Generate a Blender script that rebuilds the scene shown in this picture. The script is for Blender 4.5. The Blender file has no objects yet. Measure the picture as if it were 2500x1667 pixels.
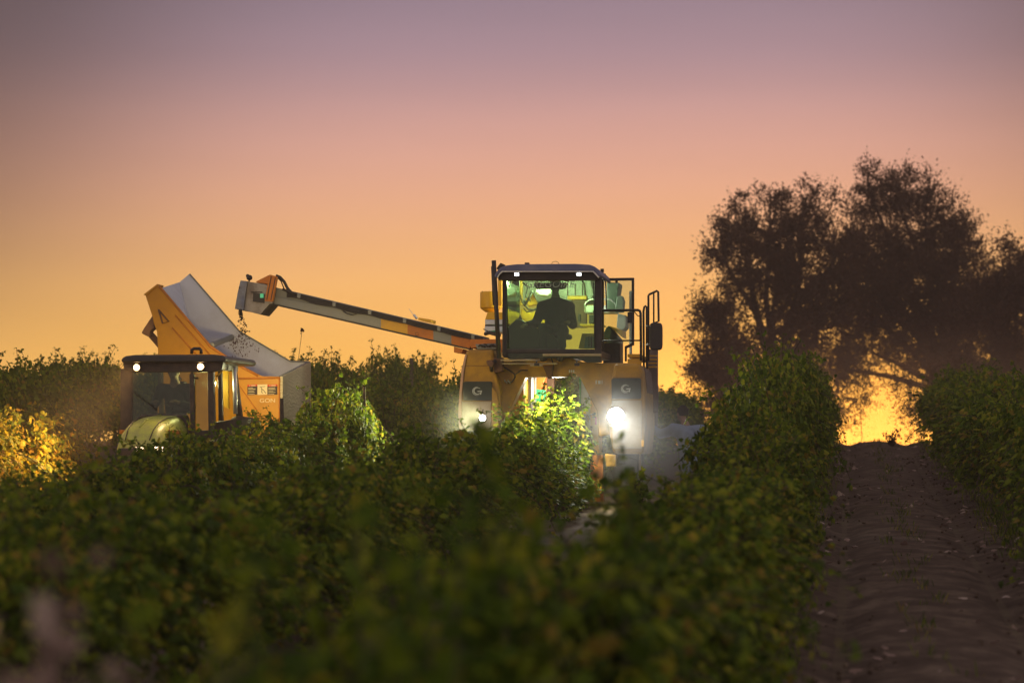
import bpy, bmesh, math, random
from mathutils import Vector, Matrix, noise
R = math.radians
S = bpy.context.scene
COL = S.collection
random.seed(7)

# ------------------------------------------------------------------ camera
EYE = 2.31
FPX = 5903.0
PITCH = math.atan((1090 - 833.5) / FPX)
cam_data = bpy.data.cameras.new("camera")
cam = bpy.data.objects.new("camera", cam_data); COL.objects.link(cam)
cam_data.sensor_width = 36; cam_data.lens = 36 * FPX / 2500
cam.location = (0, 0, EYE); cam.rotation_euler = (R(90) + PITCH, 0, 0)
cam_data.clip_start = 0.1; cam_data.clip_end = 6000
cam_data.dof.use_dof = True; cam_data.dof.focus_distance = 35.5; cam_data.dof.aperture_fstop = 1.6
S.camera = cam

# ------------------------------------------------------------------ sky
W = bpy.data.worlds.new("World"); S.world = W; W.use_nodes = True
nt = W.node_tree; nt.nodes.clear()
def N(t, **k):
    n = nt.nodes.new(t)
    for a, b in k.items(): setattr(n, a, b)
    return n
def M_(op, a, b=None, c=None, clamp=False):
    n = N('ShaderNodeMath', operation=op); n.use_clamp = clamp
    for i, v in enumerate((a, b, c)):
        if v is None: continue
        if isinstance(v, (int, float)): n.inputs[i].default_value = v
        else: nt.links.new(v, n.inputs[i])
    return n.outputs[0]
tc = N('ShaderNodeTexCoord'); sp = N('ShaderNodeSeparateXYZ')
nt.links.new(tc.outputs['Generated'], sp.inputs[0])
X, Y, Z = sp.outputs
elev = M_('ARCSINE', Z)                       # radians
azi = M_('ARCTAN2', X, Y)                     # 0 = camera axis, + right
SUN_AZ = 840 / FPX
ramp = N('ShaderNodeValToRGB')
nt.links.new(M_('DIVIDE', elev, 1.0), ramp.inputs[0])
def srgb(r, g, b):
    f = lambda c: (c / 255 / 12.92) if c / 255 <= .04045 else ((c / 255 + .055) / 1.055) ** 2.4
    return (f(r), f(g), f(b), 1)
stops = [(0.0, (255, 191, 82)), (0.015, (254, 190, 85)), (0.04, (255, 192, 97)), (0.066, (250, 188, 116)), (0.083, (244, 183, 129)), (0.10, (237, 176, 141)),
         (0.117, (227, 170, 151)), (0.134, (213, 163, 157)), (0.148, (190, 151, 156)), (0.163, (168, 140, 155)), (0.185, (151, 132, 152)), (0.30, (112, 104, 128)),
         (0.6, (92, 92, 122)), (1.0, (80, 84, 118))]
ramp.color_ramp.interpolation = 'B_SPLINE'
els = ramp.color_ramp.elements
while len(els) > 1: els.remove(els[-1])
els[0].position = 0; els[0].color = srgb(*stops[0][1])
for p, c in stops[1:]:
    e = els.new(p); e.color = srgb(*c)
# azimuth falloff away from the afterglow, lens vignette painted into it
da = M_('SUBTRACT', azi, 0.03)
kk = M_('MINIMUM', M_('MULTIPLY_ADD', M_('MINIMUM', M_('MAXIMUM', elev, 0.0), 0.2), -4600.0, 130.0), -30.0)
g = M_('EXPONENT', M_('MULTIPLY', M_('POWER', M_('ABSOLUTE', da), 4.0), kk))
fac = M_('ADD', M_('MULTIPLY', g, 0.8), 0.2)
# east side of the sky is cool lavender
east = N('ShaderNodeMix', data_type='RGBA')
east.inputs[6].default_value = (.43, .36, .35, 1)
ge = M_('EXPONENT', M_('MULTIPLY', M_('MULTIPLY', da, da), -1.1))
nt.links.new(ge, east.inputs[0]); nt.links.new(ramp.outputs[0], east.inputs[7])
stn = N('ShaderNodeTexNoise'); stm = N('ShaderNodeMapping'); stm.inputs['Scale'].default_value = (3, 3, 30)
nt.links.new(tc.outputs['Generated'], stm.inputs[0]); nt.links.new(stm.outputs[0], stn.inputs[0]); stn.inputs['Scale'].default_value = 1.4; stn.inputs['Detail'].default_value = 4
streak = M_('MULTIPLY_ADD', stn.outputs[0], 0.16, 0.92)
vm = N('ShaderNodeVectorMath', operation='SCALE')
nt.links.new(east.outputs[2], vm.inputs[0])
fac2 = M_('ADD', M_('MULTIPLY', fac, ge), M_('MULTIPLY', M_('SUBTRACT', 1.0, ge), 1.25))
nt.links.new(M_('MULTIPLY', fac2, streak), vm.inputs['Scale'])
# bright sunset core low on the horizon
d1 = M_('SUBTRACT', azi, SUN_AZ)
e2 = M_('SUBTRACT', elev, 0.008)
core = M_('EXPONENT', M_('MULTIPLY', M_('ADD', M_('MULTIPLY', M_('MULTIPLY', d1, d1), 1.0 / (.09 ** 2)),
                                         M_('MULTIPLY', M_('MULTIPLY', e2, e2), 1.0 / (.026 ** 2))), -1.0))
cs = N('ShaderNodeVectorMath', operation='SCALE'); cs.inputs[0].default_value = (3.2, 1.3, .17)
nt.links.new(core, cs.inputs['Scale'])
addv = N('ShaderNodeVectorMath', operation='ADD')
nt.links.new(vm.outputs[0], addv.inputs[0]); nt.links.new(cs.outputs[0], addv.inputs[1])
bg = N('ShaderNodeBackground'); bg.inputs[1].default_value = 1.0
nt.links.new(addv.outputs[0], bg.inputs[0])
sky = N('ShaderNodeTexSky'); sky.sky_type = 'NISHITA'; sky.sun_disc = False
sky.sun_elevation = R(1.0); sky.sun_rotation = SUN_AZ
bg2 = N('ShaderNodeBackground'); bg2.inputs[1].default_value = 0.01
nt.links.new(sky.outputs[0], bg2.inputs[0])
ad = N('ShaderNodeAddShader'); out = N('ShaderNodeOutputWorld')
nt.links.new(bg.outputs[0], ad.inputs[0]); nt.links.new(bg2.outputs[0], ad.inputs[1])
nt.links.new(ad.outputs[0], out.inputs[0])
# last light of the sun at the horizon
sl = bpy.data.lights.new("sun", 'SUN'); sl.energy = 0.2; sl.angle = R(3); sl.color = (1, .5, .2)
so = bpy.data.objects.new("sun", sl); COL.objects.link(so)
sd = Vector((math.sin(SUN_AZ) * math.cos(R(2)), math.cos(SUN_AZ) * math.cos(R(2)), math.sin(R(2))))
so.rotation_euler = sd.to_track_quat('Z', 'Y').to_euler()
so.location = (20, 90, 30)

S.view_settings.view_transform = 'Standard'; S.view_settings.look = 'None'
S.view_settings.exposure = 0.0; S.view_settings.gamma = 1.0; S.view_settings.use_curve_mapping = False
S.cycles.use_denoising = True
S.cycles.max_bounces = 7; S.cycles.diffuse_bounces = 3; S.cycles.glossy_bounces = 3
S.cycles.transmission_bounces = 4; S.cycles.transparent_max_bounces = 12; S.cycles.volume_bounces = 0
S.cycles.volume_step_rate = 1.5; S.cycles.volume_max_steps = 128
S.cycles.sample_clamp_indirect = 6; S.cycles.sample_clamp_direct = 0
S.cycles.use_light_tree = True

# ------------------------------------------------------------------ helpers
def tag(o, label=None, cat=None, group=None, kind=None):
    if label: o['label'] = label
    if cat: o['category'] = cat
    if group: o['group'] = group
    if kind: o['kind'] = kind
    return o

class MB:
    def __init__(s): s.v = []; s.f = []; s.sm = []
    def add(s, vs, fs, smooth=False):
        b = len(s.v); s.v += [tuple(v) for v in vs]
        for f in fs: s.f.append(tuple(i + b for i in f)); s.sm.append(smooth)
    def box(s, a, b):
        x0, y0, z0 = [min(a[i], b[i]) for i in range(3)]; x1, y1, z1 = [max(a[i], b[i]) for i in range(3)]
        s.add([(x0, y0, z0), (x1, y0, z0), (x1, y1, z0), (x0, y1, z0), (x0, y0, z1), (x1, y0, z1), (x1, y1, z1), (x0, y1, z1)],
              [(0, 3, 2, 1), (4, 5, 6, 7), (0, 1, 5, 4), (1, 2, 6, 5), (2, 3, 7, 6), (3, 0, 4, 7)])
    def prism(s, pts, y0, y1):          # pts: (x,z) outline extruded in y
        n = len(pts)
        s.add([(p[0], y0, p[1]) for p in pts] + [(p[0], y1, p[1]) for p in pts],
              [tuple(range(n)), tuple(range(2 * n - 1, n - 1, -1))] + [(i, i + n, (i + 1) % n + n, (i + 1) % n) for i in range(n)])
    def quadslab(s, pts, t):            # four 3-D points given thickness along their normal
        p = [Vector(q) for q in pts]; nrm = (p[1] - p[0]).cross(p[-1] - p[0]).normalized() * t
        n = len(p)
        s.add(p + [q + nrm for q in p], [tuple(range(n - 1, -1, -1)), tuple(range(n, 2 * n))] + [(i, (i + 1) % n, (i + 1) % n + n, i + n) for i in range(n)])
    def tube(s, path, r, seg=8, cap=True):
        path = [Vector(p) for p in path]; rr = r if isinstance(r, (list, tuple)) else [r] * len(path)
        rings = []; up = Vector((0, 0, 1)); prev = None
        for i, p in enumerate(path):
            d = (path[min(i + 1, len(path) - 1)] - path[max(i - 1, 0)])
            d = d.normalized() if d.length > 1e-9 else Vector((0, 0, 1))
            if prev is None:
                a = d.cross(up) if abs(d.z) < .95 else d.cross(Vector((1, 0, 0)))
            else:
                a = prev - d * prev.dot(d)
                if a.length < 1e-6: a = d.cross(up)
            a.normalize(); b = d.cross(a); prev = a
            rings.append([p + (a * math.cos(t) + b * math.sin(t)) * rr[i] for t in [2 * math.pi * k / seg for k in range(seg)]])
        vs = [v for ring in rings for v in ring]; fs = []
        for i in range(len(rings) - 1):
            for k in range(seg):
                a0 = i * seg + k; a1 = i * seg + (k + 1) % seg
                fs.append((a0, a1, a1 + seg, a0 + seg))
        if cap:
            fs.append(tuple(range(seg - 1, -1, -1))); fs.append(tuple(range(len(vs) - seg, len(vs))))
        s.add(vs, fs, True)
    def cyl(s, a, b, r, r2=None, seg=24): s.tube([a, b], [r, r if r2 is None else r2], seg)
    def capsule(s, p, q, r0, r1, seg=14):
        p = Vector(p); q = Vector(q); d = (q - p); L = d.length; d = d / L if L > 1e-6 else Vector((0, 0, 1))
        pts = []; rs = []
        for k in range(5):
            a = math.pi / 2 * (k + .15) / 5; pts.append(p - d * r0 * math.cos(a)); rs.append(r0 * math.sin(a))
        pts += [p, q]; rs += [r0, r1]
        for k in range(4, -1, -1):
            a = math.pi / 2 * (k + .15) / 5; pts.append(q + d * r1 * math.cos(a)); rs.append(r1 * math.sin(a))
        s.tube(pts, rs, seg)
    def ell(s, c, r, seg=16, rot=None):
        c = Vector(c); vs = []; fs = []; nr = seg // 2
        for i in range(nr + 1):
            th = math.pi * min(max(i, .02), nr - .02) / nr
            for k in range(seg):
                ph = 2 * math.pi * k / seg
                v = Vector((r[0] * math.sin(th) * math.cos(ph), r[1] * math.sin(th) * math.sin(ph), r[2] * math.cos(th)))
                if rot: v = rot @ v
                vs.append(c + v)
        for i in range(nr):
            for k in range(seg):
                a = i * seg + k; b = i * seg + (k + 1) % seg
                fs.append((a, a + seg, b + seg, b))
        fs.append(tuple(range(seg))); fs.append(tuple(range(len(vs) - 1, len(vs) - seg - 1, -1)))
        s.add(vs, fs, True)
    def build(s, name, mat, parent=None, bevel=0, mesh_only=False):
        me = bpy.data.meshes.new(name); me.from_pydata(s.v, [], s.f); me.update()
        me.polygons.foreach_set('use_smooth', s.sm)
        if mat: me.materials.append(mat)
        if mesh_only: return me
        o = bpy.data.objects.new(name, me); COL.objects.link(o)
        if parent: o.parent = parent
        if bevel:
            m = o.modifiers.new('bevel', 'BEVEL'); m.width = bevel; m.segments = 2; m.limit_method = 'ANGLE'; m.angle_limit = R(40)
        return o

def empty(name, loc=(0, 0, 0), rz=0):
    o = bpy.data.objects.new(name, None); COL.objects.link(o); o.location = loc; o.rotation_euler = (0, 0, rz)
    o.empty_display_size = .3
    return o

RAYC = Vector((0, 0, EYE))
def ray(px, py):
    a = (px - 1250) / FPX; b = (833.5 - py) / FPX
    return Vector((a, math.cos(PITCH) - b * math.sin(PITCH), math.sin(PITCH) + b * math.cos(PITCH)))
def at(px, py, Yw):                      # world point at depth Yw
    r = ray(px, py); return RAYC + r * (Yw / r.y)
YAW = math.atan(0.1406)
class Frame:
    def __init__(s, loc, yaw=YAW):
        s.o = Vector(loc); s.u = Vector((math.sin(yaw), math.cos(yaw), 0)); s.x = Vector((math.cos(yaw), -math.sin(yaw), 0)); s.yaw = yaw
    def P(s, px, py, yl):
        r = ray(px, py); t = (yl - (RAYC - s.o).dot(s.u)) / r.dot(s.u)
        w = RAYC + r * t - s.o
        return Vector((w.dot(s.x), w.dot(s.u), w.z))
    def xz(s, pts, yl):
        return [(lambda q: (q.x, q.z))(s.P(p[0], p[1], yl)) for p in pts]
    def loc(s, w):                       # world -> local
        w = Vector(w) - s.o; return Vector((w.dot(s.x), w.dot(s.u), w.z))

# ------------------------------------------------------------------ materials
def new_mat(name):
    m = bpy.data.materials.new(name); m.use_nodes = True
    return m, m.node_tree, m.node_tree.nodes['Principled BSDF']
def paint(name, c, rough=.5, metal=0., dirt=None, amt=.5, scale=6., bump=.15, spec=.4):
    m, t, b = new_mat(name)
    b.inputs['Roughness'].default_value = rough; b.inputs['Metallic'].default_value = metal
    b.inputs['Specular IOR Level'].default_value = spec
    tcn = t.nodes.new('ShaderNodeTexCoord'); nz = t.nodes.new('ShaderNodeTexNoise')
    nz.inputs['Scale'].default_value = scale; nz.inputs['Detail'].default_value = 8; nz.inputs['Roughness'].default_value = .68
    t.links.new(tcn.outputs['Object'], nz.inputs['Vector'])
    rp = t.nodes.new('ShaderNodeValToRGB'); rp.color_ramp.elements[0].position = .42; rp.color_ramp.elements[1].position = .68
    t.links.new(nz.outputs[0], rp.inputs[0])
    mx = t.nodes.new('ShaderNodeMix'); mx.data_type = 'RGBA'
    ml = t.nodes.new('ShaderNodeMath'); ml.operation = 'MULTIPLY'; ml.inputs[1].default_value = amt
    t.links.new(rp.outputs[0], ml.inputs[0]); t.links.new(ml.outputs[0], mx.inputs[0])
    mx.inputs[6].default_value = (*c, 1); mx.inputs[7].default_value = (*(dirt or [q * .5 for q in c]), 1)
    t.links.new(mx.outputs[2], b.inputs['Base Color'])
    nz2 = t.nodes.new('ShaderNodeTexNoise'); nz2.inputs['Scale'].default_value = scale * 9; nz2.inputs['Detail'].default_value = 3
    t.links.new(tcn.outputs['Object'], nz2.inputs['Vector'])
    bp = t.nodes.new('ShaderNodeBump'); bp.inputs['Strength'].default_value = bump; bp.inputs['Distance'].default_value = .01
    t.links.new(nz2.outputs[0], bp.inputs['Height']); t.links.new(bp.outputs[0], b.inputs['Normal'])
    return m
def emis(name, c, s):
    m, t, b = new_mat(name); b.inputs['Base Color'].default_value = (*c, 1)
    b.inputs['Emission Color'].default_value = (*c, 1); b.inputs['Emission Strength'].default_value = s
    return m
def glass(name, tint, refl=.12):
    m = bpy.data.materials.new(name); m.use_nodes = True; t = m.node_tree; t.nodes.clear()
    o = t.nodes.new('ShaderNodeOutputMaterial'); tr = t.nodes.new('ShaderNodeBsdfTransparent'); tr.inputs[0].default_value = (*tint, 1)
    gl = t.nodes.new('ShaderNodeBsdfGlossy'); gl.inputs['Roughness'].default_value = .06; gl.inputs[0].default_value = (.9, 1, .9, 1)
    mx = t.nodes.new('ShaderNodeMixShader'); fr = t.nodes.new('ShaderNodeFresnel'); fr.inputs[0].default_value = 1.5
    ma = t.nodes.new('ShaderNodeMath'); ma.operation = 'ADD'; ma.inputs[1].default_value = refl; ma.use_clamp = True
    t.links.new(fr.outputs[0], ma.inputs[0]); t.links.new(ma.outputs[0], mx.inputs[0])
    t.links.new(tr.outputs[0], mx.inputs[1]); t.links.new(gl.outputs[0], mx.inputs[2]); t.links.new(mx.outputs[0], o.inputs[0])
    return m
def leaf_mat(name, cols, trans=.35, rough=.55):
    m, t, b = new_mat(name)
    b.inputs['Roughness'].default_value = rough; b.inputs['Specular IOR Level'].default_value = .12
    ge_ = t.nodes.new('ShaderNodeNewGeometry'); rp = t.nodes.new('ShaderNodeValToRGB')
    e = rp.color_ramp.elements
    while len(e) > 1: e.remove(e[-1])
    e[0].position = cols[0][0]; e[0].color = (*cols[0][1], 1)
    for p, c in cols[1:]:
        q = e.new(p); q.color = (*c, 1)
    oi = t.nodes.new('ShaderNodeObjectInfo')
    # island colour nudged per clump by position noise and per plant
    tcn = t.nodes.new('ShaderNodeTexCoord'); nz = t.nodes.new('ShaderNodeTexNoise'); nz.inputs['Scale'].default_value = 2.2
    t.links.new(tcn.outputs['Object'], nz.inputs['Vector'])
    nz.noise_dimensions = '4D'
    mo = t.nodes.new('ShaderNodeMath'); mo.operation = 'MULTIPLY'; mo.inputs[1].default_value = 40
    t.links.new(oi.outputs['Random'], mo.inputs[0]); t.links.new(mo.outputs[0], nz.inputs['W'])
    a1 = t.nodes.new('ShaderNodeMath'); a1.operation = 'MULTIPLY_ADD'; a1.inputs[1].default_value = 1.25; a1.inputs[2].default_value = -.62
    t.links.new(nz.outputs[0], a1.inputs[0])
    a2 = t.nodes.new('ShaderNodeMath'); a2.operation = 'ADD'; a2.use_clamp = True
    t.links.new(a1.outputs[0], a2.inputs[0]); t.links.new(ge_.outputs['Random Per Island'], a2.inputs[1])
    t.links.new(a2.outputs[0], rp.inputs[0])
    t.links.new(rp.outputs[0], b.inputs['Base Color'])
    tl = t.nodes.new('ShaderNodeBsdfTranslucent'); mx = t.nodes.new('ShaderNodeMixShader'); mx.inputs[0].default_value = trans
    t.links.new(rp.outputs[0], tl.inputs[0]); t.links.new(b.outputs[0], mx.inputs[1]); t.links.new(tl.outputs[0], mx.inputs[2])
    t.links.new(mx.outputs[0], t.nodes['Material Output'].inputs[0])
    return m
VINE = leaf_mat('vine_leaf', [(0, (.045, .08, .01)), (.4, (.09, .15, .012)), (.66, (.17, .23, .015)), (.86, (.27, .31, .02)), (.96, (.38, .34, .03)), (.99, (.36, .26, .03)), (1, (.28, .2, .03))], .5)
VINE_GOLD_LIT = leaf_mat('vine_leaf_lamplit', [(0, (.10, .14, .02)), (.3, (.28, .28, .03)), (.7, (.5, .36, .03)), (.93, (.46, .26, .03)), (1, (.34, .18, .03))], .4)  # golden lamplight put into the leaf colour of the vines beside the tractor
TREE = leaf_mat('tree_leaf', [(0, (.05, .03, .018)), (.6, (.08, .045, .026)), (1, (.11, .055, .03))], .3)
DRY = leaf_mat('dry_leaf', [(0, (.22, .145, .115)), (.6, (.32, .22, .18)), (1, (.48, .37, .31))], .2)
WOOD = paint('vine_wood', (.09, .065, .045), .9, dirt=(.03, .022, .016), scale=20, bump=.6)
BARK = paint('tree_bark', (.07, .05, .04), .95, scale=3, bump=.6)
YEL = paint('machine_yellow', (.40, .21, .008), .42, dirt=(.16, .09, .02), amt=.75, scale=4, bump=.1)
YELC = paint('machine_yellow_clean', (.72, .38, .01), .4, dirt=(.5, .26, .04), amt=.5, scale=5)
ORG = paint('machine_orange', (.55, .17, .012), .45, dirt=(.3, .1, .02), amt=.6, scale=5)
ORGG = paint('gondola_orange', (.56, .25, .004), .45, dirt=(.36, .15, .01), amt=.6, scale=2.5)
DUSTY = paint('dusty_panel', (.36, .29, .18), .8, dirt=(.25, .17, .07), scale=9)
BLK = paint('black_metal', (.02, .018, .018), .45, dirt=(.05, .04, .03), amt=.6)
PAD = paint('dark_pad', (.02, .03, .028), .7, dirt=(.05, .055, .045), amt=.7)
GREY = paint('galvanised_grey', (.2, .21, .2), .45, .3, dirt=(.2, .19, .16), scale=7)
SIL = paint('brushed_steel', (.55, .56, .58), .32, .85, dirt=(.35, .32, .28), scale=6)
WHT = paint('white_paint', (.62, .62, .64), .4, dirt=(.4, .36, .32), amt=.5, scale=3)
GIN = paint('gondola_lining', (.54, .56, .64), .6, dirt=(.34, .30, .29), amt=.5, scale=1.1, bump=.3)
GRN = paint('green_panel', (.02, .28, .11), .5)
BRN = paint('brown_panel', (.13, .065, .035), .7)
RUB = paint('tyre_rubber', (.025, .023, .02), .9, dirt=(.1, .075, .05), amt=.7)
LGREY = paint('emblem_grey', (.5, .52, .5), .5, amt=.1)
RED = paint('sticker_red', (.6, .04, .01), .6, amt=.1)
CREAM = paint('sticker_cream', (.78, .66, .38), .6, amt=.15)
STB = paint('sticker_black', (.03, .02, .02), .6, amt=.1)
HOODM = paint('hood_lime', (.46, .50, .08), .38, dirt=(.30, .28, .12), amt=.8, scale=11)
CLG = glass('cab_glass', (.62, .80, .52), .0)
CLG2 = glass('door_glass', (.86, .92, .84), .02)
CLG3 = glass('tractor_glass', (.62, .66, .55), .0)
SKIN = paint('skin', (.35, .2, .14), .55, amt=.2, scale=20)
SHIRT = paint('blue_shirt', (.24, .31, .46), .9, dirt=(.1, .14, .22), scale=14, bump=.5)
DSHIRT = paint('dark_jacket', (.03, .03, .03), .9, amt=.3)
JEAN = paint('dark_trousers', (.05, .05, .06), .9)
HAIR = paint('dark_hair', (.02, .015, .012), .8)
DIRT = None
def dirt_mat(name, a, b, c):
    m, t, bs = new_mat(name); bs.inputs['Roughness'].default_value = .95; bs.inputs['Specular IOR Level'].default_value = .15
    tcn = t.nodes.new('ShaderNodeTexCoord'); n1 = t.nodes.new('ShaderNodeTexNoise'); n1.inputs['Scale'].default_value = 2.6; n1.inputs['Detail'].default_value = 10; n1.inputs['Roughness'].default_value = .7
    t.links.new(tcn.outputs['Object'], n1.inputs['Vector'])
    rp = t.nodes.new('ShaderNodeValToRGB'); e = rp.color_ramp.elements
    e[0].position = .3; e[0].color = (*a, 1); e[1].position = .7; e[1].color = (*c, 1); q = e.new(.5); q.color = (*b, 1)
    t.links.new(n1.outputs[0], rp.inputs[0]); t.links.new(rp.outputs[0], bs.inputs['Base Color'])
    n2 = t.nodes.new('ShaderNodeTexNoise'); n2.inputs['Scale'].default_value = 38; n2.inputs['Detail'].default_value = 8
    t.links.new(tcn.outputs['Object'], n2.inputs['Vector'])
    bp = t.nodes.new('ShaderNodeBump'); bp.inputs['Strength'].default_value = .7; bp.inputs['Distance'].default_value = .02
    t.links.new(n2.outputs[0], bp.inputs['Height']); t.links.new(bp.outputs[0], bs.inputs['Normal'])
    return m
GROUNDM = dirt_mat('field_soil', (.07, .05, .035), (.11, .08, .055), (.15, .12, .07))
TRACKM = dirt_mat('track_soil', (.045, .03, .02), (.09, .062, .045), (.19, .14, .10))

# ------------------------------------------------------------------ ground
def G0(y):
    if y < 50: return .0385 * y
    if y < 62:
        t = (y - 50) / 12; a = .0385 * 50; return a + .0385 * 12 * (t - .5 * t * t) + .19 * (3 * t * t - 2 * t ** 3)
    t = min((y - 62) / 34, 1); s = 3 * t * t - 2 * t ** 3
    return 2.346 + (0.9 - 2.346) * s
def X0(x, y): return x - .1406 * y
def G(x, y):
    z = G0(y)
    if 0 < y < 110:
        l = X0(x, y)
        z += .02 * noise.noise(Vector((x * .25, y * .1, 0)))
        if l < -6: z += min(.12, (-6 - l) * .03) * min(1, max(0, y / 30))
    return z
ROWS = {'A': -1.1, 'B': -4.4, 'C': -7.35, 'D': -10.9, 'E': -14.2, 'F': -17.5, 'R': 2.5}
def frange(a, b, s):
    r = []
    while a < b - 1e-6: r.append(a); a += s
    return r
ys = frange(-30, 0, 6) + frange(0, 80, .5) + frange(80, 120, 5) + [120, 160, 240, 400, 800, 1600, 3500]
xs = [-3000, -1200, -500, -200, -80] + frange(-40, 40, .8) + [40, 80, 200, 500, 1200, 3000]
gm = MB()
vs = [(x, y, G(x, y)) for y in ys for x in xs]; nx = len(xs)
gm.add(vs, [(j * nx + i, j * nx + i + 1, (j + 1) * nx + i + 1, (j + 1) * nx + i) for j in range(len(ys) - 1) for i in range(nx - 1)], True)
tag(gm.build('ground', GROUNDM), kind='structure')
tm = MB(); yy = frange(2, 76, .16); ls = [-.75 + i * .105 for i in range(27)]
vs = []
for y in yy:
    for l in ls:
        x = l + .1406 * y; e = min(1, min(l + .75, 1.98 - l) / .25 + .0)
        rut = -.08 * (math.exp(-((l + .1) / .18) ** 2) + math.exp(-((l - 1.35) / .18) ** 2)) + .03 * math.exp(-((l - .6) / .3) ** 2)
        cl = .004 * noise.noise(Vector((x * 1.6, y * .7, 3))) + .004 * noise.noise(Vector((x * 4.5, y * 4.6, 8))) + .005 * abs(noise.noise(Vector((x * 11, y * 7, 5))))
        vs.append((x, y, G(x, y) + .07 + max(0, min(1, e)) * (rut + cl) * 1.0 - (.09 if e <= 0.02 else 0)))
nx = len(ls)
tm.add(vs, [(j * nx + i, j * nx + i + 1, (j + 1) * nx + i + 1, (j + 1) * nx + i) for j in range(len(yy) - 1) for i in range(nx - 1)], True)
tag(tm.build('dirt_track', TRACKM), kind='structure')

# ------------------------------------------------------------------ grapevines
LEAF = [(0, 0), (.22, -.16), (.46, -.02), (.40, .22), (.60, .42), (.36, .56), (.30, .80), (0, 1.05), (-.30, .80), (-.36, .56), (-.60, .42), (-.40, .22), (-.46, -.02), (-.22, -.16)]
def leaf(mb, p, d, n, size, rnd):
    d = d.normalized(); s = d.cross(n)
    if s.length < 1e-4: s = Vector((1, 0, 0))
    s.normalize(); n = s.cross(d)
    fold = rnd.uniform(.1, .5); curl = rnd.uniform(-.25, .45)
    vs = [p + d * (.4 * size)]
    for (a, b) in LEAF:
        a *= rnd.uniform(.88, 1.1)
        vs.append(p + s * (a * size) + d * (b * size) - n * (size * (fold * abs(a) + curl * b * b)))
    k = len(LEAF)
    mb.add(vs, [(0, i + 1, (i + 1) % k + 1) for i in range(k)])
def rv(rnd): 
    while True:
        v = Vector((rnd.uniform(-1, 1), rnd.uniform(-1, 1), rnd.uniform(-1, 1)))
        if .05 < v.length < 1: return v.normalized()
def make_vine(seed, L=1.7, H=1.75, canes=46, fill=2100, shoot=.3, lsz=.066, wid=.5, mat=VINE, low=.28):
    """a vine: trunk + arms + canes as wood, leaves as foliage; row runs along local y"""
    r = random.Random(seed); w = MB(); f = MB()
    hc = H * .56
    tw = [Vector((r.uniform(-.05, .05), r.uniform(-.05, .05), z)) for z in [-.1, .2, .45, .7, hc]]
    w.tube(tw, [.05, .04, .035, .035, .04], 7)
    for sgn in (-1, 1):
        w.tube([tw[-1], tw[-1] + Vector((0, sgn * .3, .06)), Vector((r.uniform(-.04, .04), sgn * .6, hc + .02)), Vector((0, sgn * L / 2, hc))], [.03, .025, .02, .014], 6)
    for k in range(canes):
        y0 = r.uniform(-L / 2, L / 2); up = r.random() < shoot
        p = Vector((0, y0, hc)); side = r.choice((-1, 1))
        d = Vector((side * r.uniform(.05, .5), r.uniform(-.35, .35), 1)) if up else Vector((side * r.uniform(.4, 1.1), r.uniform(-.5, .5), r.uniform(.4, 1.0)))
        ln = r.uniform(.6, 1.05) * H * .55 if up else r.uniform(.45, .95) * H * .6 * (1.5 if r.random() < .22 else 1)
        n = 9; pts = [p]; d.normalize()
        for i in range(n):
            d = (d + Vector((r.uniform(-.15, .15), r.uniform(-.15, .15), -(.07 if up else .26)))).normalized()
            p = p + d * ln / n; pts.append(p)
        w.tube(pts, [.006] * 5 + [.004] * 5, 4, False)
        for i in range(1, n + 1):
            for q in range(4 if i < n else 5):
                o = rv(r) * r.uniform(.02, .07)
                nn = (Vector((side * .6, 0, .8)) + rv(r) * .7); dd = (rv(r) + Vector((side * .3, 0, -.55)) + (d * .4 if i > 6 else Vector()))
                leaf(f, pts[i] + o, dd, nn, lsz * r.uniform(.45, 1.3) * (.75 if i > 7 else 1), r)
    for k in range(fill):
        z = (r.betavariate(2.2, 1.8) if low > .1 else r.random()) * H * (.94 - low * .57) + low; t = z / H
        half = wid * (.62 + .5 * math.sin(min(1, t) * math.pi) ** .8) * (1 if t < .85 else .7)
        side = r.choice((-1, 1)); x = side * half * (1 - abs(r.gauss(0, .28)))
        x += .16 * noise.noise(Vector((side * 3 + seed * 7, z * 2.3, 0))) ; y = r.uniform(-L / 2 - .1, L / 2 + .1)
        if noise.noise(Vector((side * 9 + seed, y * 2.4, z * 2.4))) < -.13: continue
        nn = Vector((side * 1.0, 0, .55)) + rv(r) * .65; dd = rv(r) * .8 + Vector((side * .2, 0, -.8))
        leaf(f, Vector((x, y, z)), dd, nn, lsz * r.uniform(.5, 1.4), r)
    zz = sorted(v[2] for v in f.v); top_ = zz[int(len(zz) * .993)]
    return (f.build('foliage', mat, mesh_only=True), w.build('trunk', WOOD, mesh_only=True), top_)
protos = [make_vine(11 + i) for i in range(5)]
tallp = [make_vine(31 + i, H=1.85, canes=58, fill=1700, shoot=.6) for i in range(2)]
nearp = [make_vine(51 + i, canes=46, fill=2100, lsz=.07, shoot=.3) for i in range(3)]
goldp = [make_vine(71 + i, canes=46, fill=1900, mat=VINE_GOLD_LIT) for i in range(2)]
thin = [make_vine(81 + i, H=1.7, canes=40, fill=600, shoot=.35, wid=.4, lsz=.085) for i in range(2)]
def put_vine(pr, x, y, h=1.0, label='', group='', rz=0, wx=1.0, dz=0):
    o = empty('grapevine', (x, y, G(x, y) + dz), -YAW + rz); o.scale = (wx, 1, h / pr[2])
    tag(o, label, 'grapevine', group)
    for nm, me in zip(('foliage', 'trunk'), pr[:2]):
        c = bpy.data.objects.new(nm, me); COL.objects.link(c); c.parent = o
    return o
rr = random.Random(5)
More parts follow.
